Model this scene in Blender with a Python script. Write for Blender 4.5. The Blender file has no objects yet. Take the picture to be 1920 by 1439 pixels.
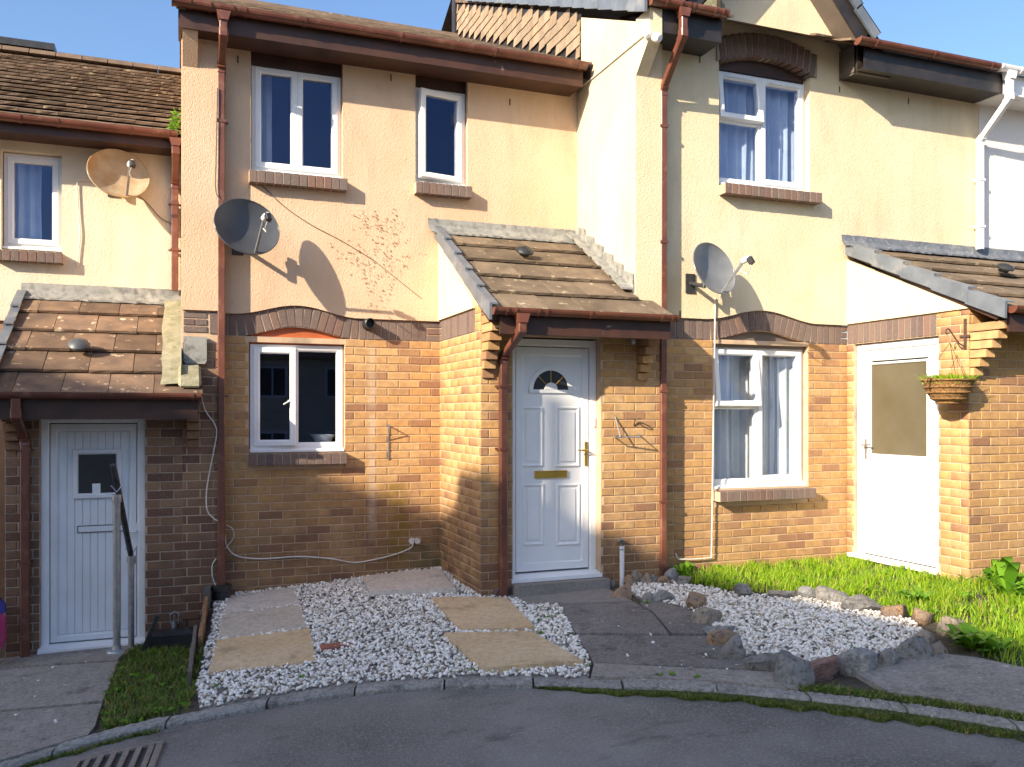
import bpy, bmesh, math, random
import numpy as np
from mathutils import Vector, Matrix
from mathutils.geometry import delaunay_2d_cdt
R = math.radians
random.seed(7); RNG = np.random.default_rng(7)
scene = bpy.context.scene
COL = scene.collection

# ------------------------------------------------------------------ camera, sky, sun, exposure
E = 1.6                                   # eye height: heights below are measured from the eye
F = 1620.0; CX = 960.0; HY = 775.0; YAW = R(20.9)
SN, CS = math.sin(YAW), math.cos(YAW)
cam_d = bpy.data.cameras.new('camera'); cam = bpy.data.objects.new('camera', cam_d); COL.objects.link(cam)
cam.location = (0, 0, E)
cam.rotation_euler = (R(90), 0, -YAW)
cam_d.sensor_width = 36; cam_d.lens = 36 * F / 1920
cam_d.shift_y = (HY - 719.5) / 1920
cam_d.clip_end = 500
scene.camera = cam
SUN = Vector((2.0, 1.0, -1.05)).normalized()
EL = math.asin(-SUN.z); AZ = math.atan2(-SUN.x, -SUN.y)
w = bpy.data.worlds.new("World"); scene.world = w; w.use_nodes = True
nt = w.node_tree
bg = nt.nodes['Background']; sky = nt.nodes.new('ShaderNodeTexSky'); sky.sky_type = 'NISHITA'
sky.sun_disc = False; sky.sun_elevation = EL; sky.sun_rotation = AZ
sky.air_density = 1.0; sky.dust_density = 2.2; sky.ozone_density = 4.4
nt.links.new(sky.outputs[0], bg.inputs[0]); bg.inputs[1].default_value = 0.112
sl = bpy.data.lights.new('sun', 'SUN'); sl.energy = 4.1; sl.angle = R(0.55); sl.color = (1.0, 0.87, 0.67)
so = bpy.data.objects.new('sun', sl); COL.objects.link(so); so.location = (-12, -6, 12)
so.rotation_euler = SUN.to_track_quat('-Z', 'Y').to_euler()
scene.view_settings.view_transform = 'Standard'; scene.view_settings.look = 'None'
scene.view_settings.exposure = 1.3; scene.view_settings.gamma = 1
scene.view_settings.use_curve_mapping = False

# ------------------------------------------------------------------ survey helpers
def ray(px, py):
    X = (px - CX) / F
    return (CS * X + SN, -SN * X + CS, -(py - HY) / F)
def WY(px, py, Y):                        # the point of the wall plane y = Y seen at a bearing -> (x, h)
    r = ray(px, py); t = Y / r[1]; return (r[0] * t, r[2] * t)
def WX(px, py, X):                        # the same on a side wall x = X -> (y, h)
    r = ray(px, py); t = X / r[0]; return (r[1] * t, r[2] * t)
def WZ(px, py, h):
    r = ray(px, py); t = h / r[2]; return (r[0] * t, r[1] * t)

# ------------------------------------------------------------------ materials
def nodes(m):
    m.use_nodes = True; n = m.node_tree; return n, n.nodes['Principled BSDF'], n.links
def mixc(n, fac, a, b, bt='MIX'):
    x = n.nodes.new('ShaderNodeMix'); x.data_type = 'RGBA'; x.blend_type = bt
    for s, v in ((0, fac), (6, a), (7, b)):
        if hasattr(v, 'is_output'): n.links.new(v, x.inputs[s])
        elif s == 0: x.inputs[0].default_value = v
        else: x.inputs[s].default_value = (*v, 1) if len(v) == 3 else v
    return x.outputs[2]
def coord(n, rnd=False, scale=None):
    t = n.nodes.new('ShaderNodeTexCoord'); o = t.outputs['Object']
    if rnd:
        oi = n.nodes.new('ShaderNodeObjectInfo'); a = n.nodes.new('ShaderNodeVectorMath'); a.operation = 'MULTIPLY_ADD'
        n.links.new(oi.outputs['Random'], a.inputs[0]); a.inputs[1].default_value = (37, 91, 53); n.links.new(o, a.inputs[2]); o = a.outputs[0]
    if scale:
        s = n.nodes.new('ShaderNodeVectorMath'); s.operation = 'MULTIPLY'; n.links.new(o, s.inputs[0]); s.inputs[1].default_value = scale; o = s.outputs[0]
    return o
def noise(n, vec, scale, detail=4, rough=.55, lo=.35, hi=.65):
    t = n.nodes.new('ShaderNodeTexNoise'); n.links.new(vec, t.inputs['Vector'])
    t.inputs['Scale'].default_value = scale; t.inputs['Detail'].default_value = detail; t.inputs['Roughness'].default_value = rough
    r = n.nodes.new('ShaderNodeMapRange'); r.inputs[1].default_value = lo; r.inputs[2].default_value = hi
    n.links.new(t.outputs[0], r.inputs[0]); return r.outputs[0], t.outputs[0]
def bump(n, b, h, strength, dist=.01, prev=None):
    x = n.nodes.new('ShaderNodeBump'); x.inputs['Strength'].default_value = strength; x.inputs['Distance'].default_value = dist
    n.links.new(h, x.inputs['Height'])
    if prev: n.links.new(prev, x.inputs['Normal'])
    n.links.new(x.outputs[0], b.inputs['Normal']); return x.outputs[0]
MAT = {}
def mk(name, c1, c2=None, s=6, rough=.7, lo=.35, hi=.65, c3=None, s3=2, lo3=.55, hi3=.7, bs=None, bst=.4, bd=.004, metal=0, rnd=False, scale=None, spec=None, rv=0):
    m = bpy.data.materials.new(name); n, b, L = nodes(m)
    v = coord(n, rnd, scale)
    c = None
    if c2 is not None:
        f, _ = noise(n, v, s, lo=lo, hi=hi); c = mixc(n, f, c1, c2)
        if c3 is not None:
            f3, _ = noise(n, v, s3, 5, .6, lo3, hi3); c = mixc(n, f3, c, c3)
        if rv:
            oi = n.nodes.new('ShaderNodeObjectInfo'); mr = n.nodes.new('ShaderNodeMapRange')
            mr.inputs[3].default_value = 1 - rv; mr.inputs[4].default_value = 1 + rv; L.new(oi.outputs['Random'], mr.inputs[0])
            vm = n.nodes.new('ShaderNodeVectorMath'); vm.operation = 'SCALE'; L.new(c, vm.inputs[0]); L.new(mr.outputs[0], vm.inputs[3]); c = vm.outputs[0]
        L.new(c, b.inputs['Base Color'])
    else: b.inputs['Base Color'].default_value = (*c1, 1)
    b.inputs['Roughness'].default_value = rough; b.inputs['Metallic'].default_value = metal
    if spec is not None: b.inputs['Specular IOR Level'].default_value = spec
    if bs:
        _, h = noise(n, v, bs, 5, .6); bump(n, b, h, bst, bd)
    MAT[name] = m; return m

def render_mat(name, base, dark, pale, stain, sy=1.0):
    m = bpy.data.materials.new(name); n, b, L = nodes(m); v = coord(n)
    f, _ = noise(n, v, 1.3, 5, .6); c = mixc(n, f, base, pale)
    vs = coord(n, scale=(1, 1, .25)); f2, _ = noise(n, vs, 3.2, 6, .65, .52, .78); k = n.nodes.new('ShaderNodeMath'); k.operation = 'MULTIPLY'; L.new(f2, k.inputs[0]); k.inputs[1].default_value = .55 * sy
    c = mixc(n, k.outputs[0], c, dark)
    f3, _ = noise(n, v, 5.5, 8, .7, .60, .72); k3 = n.nodes.new('ShaderNodeMath'); k3.operation = 'MULTIPLY'; L.new(f3, k3.inputs[0]); k3.inputs[1].default_value = .35 * sy
    c = mixc(n, k3.outputs[0], c, stain)
    f4, _ = noise(n, v, 90, 3, .6, .3, .7); k4 = n.nodes.new('ShaderNodeMath'); k4.operation = 'MULTIPLY'; L.new(f4, k4.inputs[0]); k4.inputs[1].default_value = .10
    c = mixc(n, k4.outputs[0], c, tuple(x * .72 for x in base))
    L.new(c, b.inputs['Base Color']); b.inputs['Roughness'].default_value = .93; b.inputs['Specular IOR Level'].default_value = .15
    # roughcast relief: blobs and trowel drags
    vo = n.nodes.new('ShaderNodeTexVoronoi'); vo.feature = 'SMOOTH_F1'; vo.inputs['Scale'].default_value = 105; L.new(coord(n, scale=(1, 1, .62)), vo.inputs['Vector'])
    p = bump(n, b, vo.outputs['Distance'], .6, .0045)
    _, h = noise(n, v, 48, 5, .65); p = bump(n, b, h, .5, .007, p)
    MAT[name] = m; return m
render_mat('peach_render', (.65, .44, .285), (.46, .30, .20), (.69, .50, .345), (.53, .33, .14))
render_mat('cream_render', (.69, .56, .365), (.45, .37, .26), (.73, .62, .44), (.52, .42, .20))
render_mat('weathered_render', (.55, .475, .33), (.36, .33, .28), (.66, .58, .42), (.40, .38, .33), 1.7)
render_mat('pale_render', (.72, .62, .46), (.46, .37, .26), (.72, .62, .48), (.56, .42, .24))
render_mat('white_render', (.74, .70, .66), (.55, .52, .5), (.8, .78, .75), (.6, .57, .52))

def brick_mat(name, ramp, mottled=.35):
    m = bpy.data.materials.new(name); n, b, L = nodes(m)
    oi = n.nodes.new('ShaderNodeObjectInfo'); at = n.nodes.new('ShaderNodeAttribute'); at.attribute_name = 'rnd'
    a = n.nodes.new('ShaderNodeMath'); a.operation = 'ADD'; L.new(oi.outputs['Random'], a.inputs[0]); L.new(at.outputs['Fac'], a.inputs[1])
    fr = n.nodes.new('ShaderNodeMath'); fr.operation = 'FRACT'; L.new(a.outputs[0], fr.inputs[0])
    cr = n.nodes.new('ShaderNodeValToRGB'); L.new(fr.outputs[0], cr.inputs[0]); cr.color_ramp.interpolation = 'LINEAR'
    el = cr.color_ramp.elements
    for i, (p, c) in enumerate(ramp):
        e = el[i] if i < 2 else el.new(p)
        e.position = p; e.color = (*c, 1)
    v = coord(n); cb = n.nodes.new('ShaderNodeCombineXYZ'); L.new(a.outputs[0], cb.inputs[0])
    g = n.nodes.new('ShaderNodeNewGeometry'); vv = n.nodes.new('ShaderNodeVectorMath'); vv.operation = 'ADD'; L.new(g.outputs['Position'], vv.inputs[0]); L.new(cb.outputs[0], vv.inputs[1])
    f, _ = noise(n, vv.outputs[0], 14, 5, .65); k = n.nodes.new('ShaderNodeMath'); k.operation = 'MULTIPLY'; L.new(f, k.inputs[0]); k.inputs[1].default_value = mottled
    c = mixc(n, k.outputs[0], cr.outputs[0], (.20, .115, .075))
    f2, _ = noise(n, vv.outputs[0], 70, 4, .6, .55, .75); k2 = n.nodes.new('ShaderNodeMath'); k2.operation = 'MULTIPLY'; L.new(f2, k2.inputs[0]); k2.inputs[1].default_value = .4
    c = mixc(n, k2.outputs[0], c, (.50, .36, .22))
    # damp dirt low on the wall in patches, deepened leftward as painted shade
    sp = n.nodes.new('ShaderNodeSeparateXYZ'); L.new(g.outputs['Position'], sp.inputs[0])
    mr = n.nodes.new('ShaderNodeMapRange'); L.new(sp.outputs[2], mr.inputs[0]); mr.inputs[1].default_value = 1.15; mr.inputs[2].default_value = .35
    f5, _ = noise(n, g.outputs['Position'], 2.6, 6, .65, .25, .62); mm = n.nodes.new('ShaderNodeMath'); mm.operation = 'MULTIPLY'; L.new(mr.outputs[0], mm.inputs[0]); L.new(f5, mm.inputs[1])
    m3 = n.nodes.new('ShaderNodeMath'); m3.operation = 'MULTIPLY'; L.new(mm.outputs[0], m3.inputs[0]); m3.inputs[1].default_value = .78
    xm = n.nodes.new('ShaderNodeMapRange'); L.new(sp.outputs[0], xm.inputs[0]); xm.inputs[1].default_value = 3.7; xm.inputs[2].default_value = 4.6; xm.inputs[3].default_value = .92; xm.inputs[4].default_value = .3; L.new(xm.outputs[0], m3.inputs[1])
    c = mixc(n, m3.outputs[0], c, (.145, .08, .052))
    if name == 'buff_brick':              # lime run under the boiler flue and an algae run lower down
        def band(o, a0, a1, a2, a3):
            p = n.nodes.new('ShaderNodeMapRange'); L.new(sp.outputs[o], p.inputs[0]); p.inputs[1].default_value = a0; p.inputs[2].default_value = a1
            q = n.nodes.new('ShaderNodeMapRange'); L.new(sp.outputs[o], q.inputs[0]); q.inputs[1].default_value = a3; q.inputs[2].default_value = a2
            r = n.nodes.new('ShaderNodeMath'); r.operation = 'MULTIPLY'; L.new(p.outputs[0], r.inputs[0]); L.new(q.outputs[0], r.inputs[1]); return r.outputs[0]
        fs, _ = noise(n, g.outputs['Position'], 9, 5, .6, .3, .6)
        for (x0_, wx, z0_, z1_, col, amt) in ((WY(698, 700, 8.07)[0], .035, .35, 2.27, (.58, .48, .38), .5), (WY(742, 950, 8.07)[0], .11, -.0, .98, (.19, .125, .02), .85), (WY(800, 1000, 8.07)[0] + .1, .25, -.1, .42, (.10, .10, .05), .7)):
            t_ = fs
            for bb in (band(0, x0_ - wx * 1.5, x0_ - wx * .5, x0_ + wx * .5, x0_ + wx * 1.5), band(2, z0_, z0_ + .25, z1_ - .1, z1_), band(1, 8.0, 8.02, 8.1, 8.2)):
                mlt = n.nodes.new('ShaderNodeMath'); mlt.operation = 'MULTIPLY'; L.new(t_, mlt.inputs[0]); L.new(bb, mlt.inputs[1]); t_ = mlt.outputs[0]
            ma = n.nodes.new('ShaderNodeMath'); ma.operation = 'MULTIPLY'; L.new(t_, ma.inputs[0]); ma.inputs[1].default_value = amt; c = mixc(n, ma.outputs[0], c, col)
    L.new(c, b.inputs['Base Color']); b.inputs['Roughness'].default_value = .88; b.inputs['Specular IOR Level'].default_value = .2
    _, h = noise(n, vv.outputs[0], 55, 6, .7); bump(n, b, h, .6, .006)
    MAT[name] = m; return m
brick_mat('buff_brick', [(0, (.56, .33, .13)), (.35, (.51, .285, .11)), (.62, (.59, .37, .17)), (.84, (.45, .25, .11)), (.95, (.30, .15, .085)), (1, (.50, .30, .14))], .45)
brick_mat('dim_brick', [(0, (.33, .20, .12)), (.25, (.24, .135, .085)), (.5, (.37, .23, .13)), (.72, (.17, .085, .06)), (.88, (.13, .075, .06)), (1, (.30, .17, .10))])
brick_mat('slate_brick', [(0, (.15, .115, .105)), (.35, (.19, .14, .12)), (.6, (.12, .09, .09)), (.8, (.20, .12, .095)), (1, (.16, .13, .12))], .2)
mk('mortar', (.58, .42, .28), (.50, .35, .23), 9, .95, bs=120, bst=.5, c3=(.20, .16, .12), s3=1.7)
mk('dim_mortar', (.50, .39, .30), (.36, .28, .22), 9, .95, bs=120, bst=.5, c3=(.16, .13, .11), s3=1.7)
mk('pvc_white', (.84, .84, .84), (.78, .78, .77), 3, .28, spec=.5)
mk('pvc_grey_white', (.78, .79, .81), (.70, .71, .72), 4, .35)
mk('brown_plastic', (.17, .060, .036), (.12, .042, .028), 5, .36, c3=(.22, .10, .065), s3=9, spec=.5)
mk('brown_paint', (.042, .018, .011), (.07, .028, .016), 5, .5, c3=(.30, .24, .17), s3=7, lo3=.68, hi3=.74)
mk('black_paint', (.018, .015, .014), (.035, .028, .025), 6, .45)
mk('taupe_board', (.16, .125, .10), (.12, .095, .08), 4, .6)
mk('orange_paint', (.48, .12, .035), (.40, .10, .03), 5, .5)
mk('slate_plastic', (.15, .17, .20), (.11, .125, .15), 5, .38, c3=(.24, .24, .24), s3=4)
mk('lead', (.22, .22, .205), (.31, .30, .27), 9, .6, c3=(.12, .12, .115), s3=16, lo3=.48, hi3=.7, bs=40, bst=.3)
mk('dark_lead', (.10, .115, .14), (.17, .18, .20), 9, .55, c3=(.25, .25, .25), s3=20, bs=40, bst=.3)
mk('mossy_mortar', (.22, .20, .12), (.32, .29, .20), 12, .95, c3=(.17, .17, .08), s3=14, bs=60, bst=.7, bd=.01)
def tile_mat(name, a, b2, lich, rv=.22):
    m = mk(name, a, b2, 5, .85, c3=lich, s3=11, lo3=.62, hi3=.68, bs=70, bst=.6, bd=.004, rnd=True, rv=rv, spec=.25); return m
tile_mat('roof_tile_brown', (.205, .15, .10), (.13, .095, .065), (.42, .34, .22))
tile_mat('roof_tile_red', (.205, .13, .082), (.12, .08, .058), (.46, .34, .23), .32)
tile_mat('roof_tile_dark', (.18, .125, .088), (.12, .085, .06), (.30, .24, .15), .18)
mk('hung_tile', (.29, .22, .15), (.23, .165, .11), 6, .9, c3=(.40, .22, .12), s3=5, rnd=True, rv=.12)
mk('moss', (.035, .045, .012), (.07, .075, .02), 30, 1.0, c3=(.10, .07, .04), s3=20, bs=120, bst=1, bd=.01)
mk('zinc', (.42, .42, .42), (.32, .32, .33), 20, .4, metal=.7)
mk('dark_steel', (.10, .10, .11), (.06, .06, .065), 20, .4, metal=.6)
mk('brass', (.75, .52, .12), (.65, .44, .10), 10, .28, metal=.9)
mk('dish_grey', (.075, .078, .085), (.055, .058, .065), 6, .45)
mk('dish_silver', (.20, .205, .21), (.15, .155, .16), 6, .4)
mk('dish_rust', (.46, .37, .25), (.36, .28, .18), 8, .5, c3=(.42, .20, .05), s3=4, lo3=.45, hi3=.75)
mk('cable_white', (.72, .68, .62), (.60, .56, .50), 8, .5)
mk('cable_dark', (.16, .11, .08), (.12, .08, .06), 8, .6)
mk('black_plastic', (.02, .02, .022), (.035, .035, .035), 8, .4)
mk('basket_coir', (.40, .22, .08), (.20, .09, .03), 45, .95, c3=(.12, .10, .03), s3=30, bs=90, bst=1, bd=.02)
mk('iron', (.05, .04, .035), (.10, .05, .03), 30, .6)
mk('room', (.03, .03, .032), (.02, .02, .02), 3, .9)
mk('curtain', (.62, .68, .78), (.52, .58, .70), 6, .9)
mk('net_curtain', (.88, .87, .84), (.78, .77, .75), 6, .9)
mk('ceramic', (.75, .77, .8), (.7, .7, .72), 3, .2)
mk('magenta_plastic', (.42, .015, .12), (.5, .05, .18), 8, .4, c3=(.8, .6, .7), s3=9, lo3=.6, hi3=.62)
mk('blue_plastic', (.02, .03, .25), (.03, .04, .3), 8, .4)
mk('terracotta', (.32, .12, .07), (.24, .09, .06), 10, .8)
mk('steel_sheet', (.40, .42, .43), (.3, .3, .3), 8, .3, metal=.6)

def glass(name, refl=1.75, tint=(.55, .6, .66)):
    m = bpy.data.materials.new(name); n, b, L = nodes(m)
    n.nodes.remove(b); o = n.nodes['Material Output']
    t = n.nodes.new('ShaderNodeBsdfTransparent'); t.inputs[0].default_value = (*tint, 1)
    g = n.nodes.new('ShaderNodeBsdfGlossy'); g.inputs['Roughness'].default_value = .01; g.inputs[0].default_value = (.50, .62, 1, 1)
    lw = n.nodes.new('ShaderNodeLayerWeight'); lw.inputs[0].default_value = .5
    p4 = n.nodes.new('ShaderNodeMath'); p4.operation = 'POWER'; L.new(lw.outputs['Facing'], p4.inputs[0]); p4.inputs[1].default_value = 4.5
    fr = n.nodes.new('ShaderNodeMath'); fr.operation = 'MULTIPLY_ADD'; L.new(p4.outputs[0], fr.inputs[0]); fr.inputs[1].default_value = 1 - refl; fr.inputs[2].default_value = refl
    mx = n.nodes.new('ShaderNodeMixShader'); L.new(fr.outputs[0], mx.inputs[0]); L.new(t.outputs[0], mx.inputs[1]); L.new(g.outputs[0], mx.inputs[2])
    L.new(mx.outputs[0], o.inputs[0]); MAT[name] = m
glass('glass', .05, (.86, .89, .92)); 
def frosted(name, c1, c2):
    m = mk(name, c1, c2, .9, .18, c3=None, bs=150, bst=.6, bd=.004); return m
frosted('frosted_glass', (.10, .080, .045), (.15, .135, .095)); frosted('dark_glass', (.015, .016, .02), (.03, .03, .035))

def asphalt():
    m = bpy.data.materials.new('asphalt'); n, b, L = nodes(m); v = coord(n)
    f, _ = noise(n, v, .8, 6, .6); c = mixc(n, f, (.165, .147, .132), (.335, .302, .272))
    f2, _ = noise(n, v, 70, 6, .85, .49, .62); k = n.nodes.new('ShaderNodeMath'); k.operation = 'MULTIPLY'; L.new(f2, k.inputs[0]); k.inputs[1].default_value = .8
    c = mixc(n, k.outputs[0], c, (.44, .41, .37))
    f3, _ = noise(n, coord(n, scale=(1, 2.2, 1)), 1.5, 7, .65, .56, .72); k3 = n.nodes.new('ShaderNodeMath'); k3.operation = 'MULTIPLY'; L.new(f3, k3.inputs[0]); k3.inputs[1].default_value = .75
    c = mixc(n, k3.outputs[0], c, (.060, .053, .050))
    f4, _ = noise(n, v, 9, 5, .6, .66, .74); k4 = n.nodes.new('ShaderNodeMath'); k4.operation = 'MULTIPLY'; L.new(f4, k4.inputs[0]); k4.inputs[1].default_value = .45
    c = mixc(n, k4.outputs[0], c, (.24, .225, .205))
    L.new(c, b.inputs['Base Color']); b.inputs['Roughness'].default_value = .88; b.inputs['Specular IOR Level'].default_value = .3
    vo = n.nodes.new('ShaderNodeTexVoronoi'); vo.feature = 'DISTANCE_TO_EDGE'; vo.inputs['Scale'].default_value = .55; _, w1 = noise(n, v, 2.2, 5, .6)
    wv = n.nodes.new('ShaderNodeVectorMath'); wv.operation = 'MULTIPLY_ADD'; L.new(w1, wv.inputs[0]); wv.inputs[1].default_value = (.9, .9, .9); L.new(v, wv.inputs[2]); L.new(wv.outputs[0], vo.inputs['Vector'])
    mr = n.nodes.new('ShaderNodeMapRange'); L.new(vo.outputs['Distance'], mr.inputs[0]); mr.inputs[1].default_value = .004; mr.inputs[2].default_value = .010; mr.inputs[3].default_value = .55; mr.inputs[4].default_value = 0
    mz = n.nodes.new('ShaderNodeMath'); mz.operation = 'MULTIPLY'; L.new(mr.outputs[0], mz.inputs[0]); L.new(f3, mz.inputs[1])
    c = mixc(n, mz.outputs[0], c, (.035, .032, .03)); L.new(c, b.inputs['Base Color'])
    _, h = noise(n, v, 75, 6, .8); bump(n, b, h, 1.0, .016); MAT['asphalt'] = m
asphalt()
def concrete(name, a, b2, agg, dk, blot=.7):
    m = bpy.data.materials.new(name); n, b, L = nodes(m); v = coord(n, True)
    f, _ = noise(n, v, 2.0, 6, .65); c = mixc(n, f, a, b2)
    f6, _ = noise(n, v, 26, 5, .75, .44, .60); k6 = n.nodes.new('ShaderNodeMath'); k6.operation = 'MULTIPLY'; L.new(f6, k6.inputs[0]); k6.inputs[1].default_value = .45; c = mixc(n, k6.outputs[0], c, dk)
    f2, _ = noise(n, v, 60, 6, .85, .50, .63); k = n.nodes.new('ShaderNodeMath'); k.operation = 'MULTIPLY'; L.new(f2, k.inputs[0]); k.inputs[1].default_value = .6
    c = mixc(n, k.outputs[0], c, agg)
    f3, _ = noise(n, v, 4.5, 7, .7, .55, .68); k3 = n.nodes.new('ShaderNodeMath'); k3.operation = 'MULTIPLY'; L.new(f3, k3.inputs[0]); k3.inputs[1].default_value = blot
    c = mixc(n, k3.outputs[0], c, dk)
    f4, _ = noise(n, v, 17, 3, .5, .70, .735); k4 = n.nodes.new('ShaderNodeMath'); k4.operation = 'MULTIPLY'; L.new(f4, k4.inputs[0]); k4.inputs[1].default_value = .6
    c = mixc(n, k4.outputs[0], c, tuple(min(.6, x * 1.5) for x in agg))
    L.new(c, b.inputs['Base Color']); b.inputs['Roughness'].default_value = .92; b.inputs['Specular IOR Level'].default_value = .2
    _, h = noise(n, v, 80, 5, .7); bump(n, b, h, .8, .008); MAT[name] = m
concrete('path_concrete', (.25, .22, .19), (.35, .31, .27), (.54, .49, .43), (.11, .095, .085))
concrete('dark_concrete', (.15, .135, .12), (.24, .215, .195), (.42, .38, .34), (.075, .066, .06))
concrete('kerb_concrete', (.25, .23, .205), (.36, .335, .30), (.55, .52, .47), (.07, .063, .056), .95)
concrete('step_concrete', (.24, .21, .185), (.30, .27, .24), (.36, .33, .30), (.16, .14, .12), .4)
concrete('slab_buff', (.60, .41, .21), (.72, .54, .33), (.68, .57, .42), (.34, .24, .15), .8)
concrete('slab_grey', (.50, .42, .31), (.60, .52, .41), (.58, .55, .50), (.22, .20, .18), .5)
concrete('slab_pale', (.56, .49, .40), (.68, .62, .53), (.66, .64, .62), (.24, .22, .22), .5)
mk('soil', (.075, .055, .038), (.12, .095, .07), 12, 1, c3=(.05, .06, .02), s3=5, bs=60, bst=1, bd=.02)
mk('gravel_bed', (.30, .27, .24), (.20, .18, .16), 30, 1, bs=90, bst=1, bd=.01)
def attr_mat(name, ramp, rough=.8, trans=0, spec=.3, bs=None):
    m = bpy.data.materials.new(name); n, b, L = nodes(m)
    at = n.nodes.new('ShaderNodeAttribute'); at.attribute_name = 'rnd'
    cr = n.nodes.new('ShaderNodeValToRGB'); L.new(at.outputs['Fac'], cr.inputs[0]); el = cr.color_ramp.elements
    for i, (p, c) in enumerate(ramp):
        e = el[i] if i < 2 else el.new(p)
        e.position = p; e.color = (*c, 1)
    L.new(cr.outputs[0], b.inputs['Base Color']); b.inputs['Roughness'].default_value = rough; b.inputs['Specular IOR Level'].default_value = spec
    if bs: _, h = noise(n, coord(n), bs, 4, .6); bump(n, b, h, .6, .004)
    if trans:
        o = n.nodes['Material Output']; t = n.nodes.new('ShaderNodeBsdfTranslucent'); L.new(cr.outputs[0], t.inputs[0])
        mx = n.nodes.new('ShaderNodeMixShader'); mx.inputs[0].default_value = trans; L.new(b.outputs[0], mx.inputs[1]); L.new(t.outputs[0], mx.inputs[2]); L.new(mx.outputs[0], o.inputs[0])
    MAT[name] = m
attr_mat('white_pebble', [(0, (.93, .88, .80)), (.55, (.84, .79, .71)), (.76, (.64, .57, .48)), (.86, (.46, .37, .27)), (.93, (.34, .29, .24)), (1, (.82, .76, .68))], .6, bs=60)
attr_mat('grass_blade', [(0, (.14, .30, .012)), (.4, (.27, .48, .02)), (.84, (.44, .60, .035)), (.94, (.50, .50, .10)), (1, (.52, .42, .18))], .55, .5)
attr_mat('rough_grass', [(0, (.06, .12, .014)), (.45, (.12, .19, .025)), (.75, (.20, .22, .04)), (1, (.36, .27, .11))], .7, .25)
attr_mat('weed_leaf', [(0, (.07, .19, .012)), (.6, (.14, .31, .02)), (1, (.22, .40, .03))], .5, .3)
attr_mat('dry_vine', [(0, (.24, .11, .05)), (1, (.42, .22, .11))], .9)
def rock_mat(name, a, b2, c):
    mk(name, a, b2, 16, .9, c3=c, s3=30, lo3=.50, hi3=.66, bs=55, bst=1, bd=.02, rnd=True, rv=.1)
rock_mat('rock_grey', (.20, .185, .17), (.30, .28, .25), (.10, .10, .08)); rock_mat('rock_blue', (.19, .185, .175), (.30, .29, .275), (.38, .36, .33))
rock_mat('rock_rust', (.38, .23, .12), (.30, .22, .16), (.13, .09, .07)); rock_mat('rock_tan', (.36, .29, .21), (.26, .21, .17), (.14, .13, .09)); rock_mat('rock_red', (.30, .17, .13), (.22, .15, .14), (.10, .08, .08))

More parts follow.
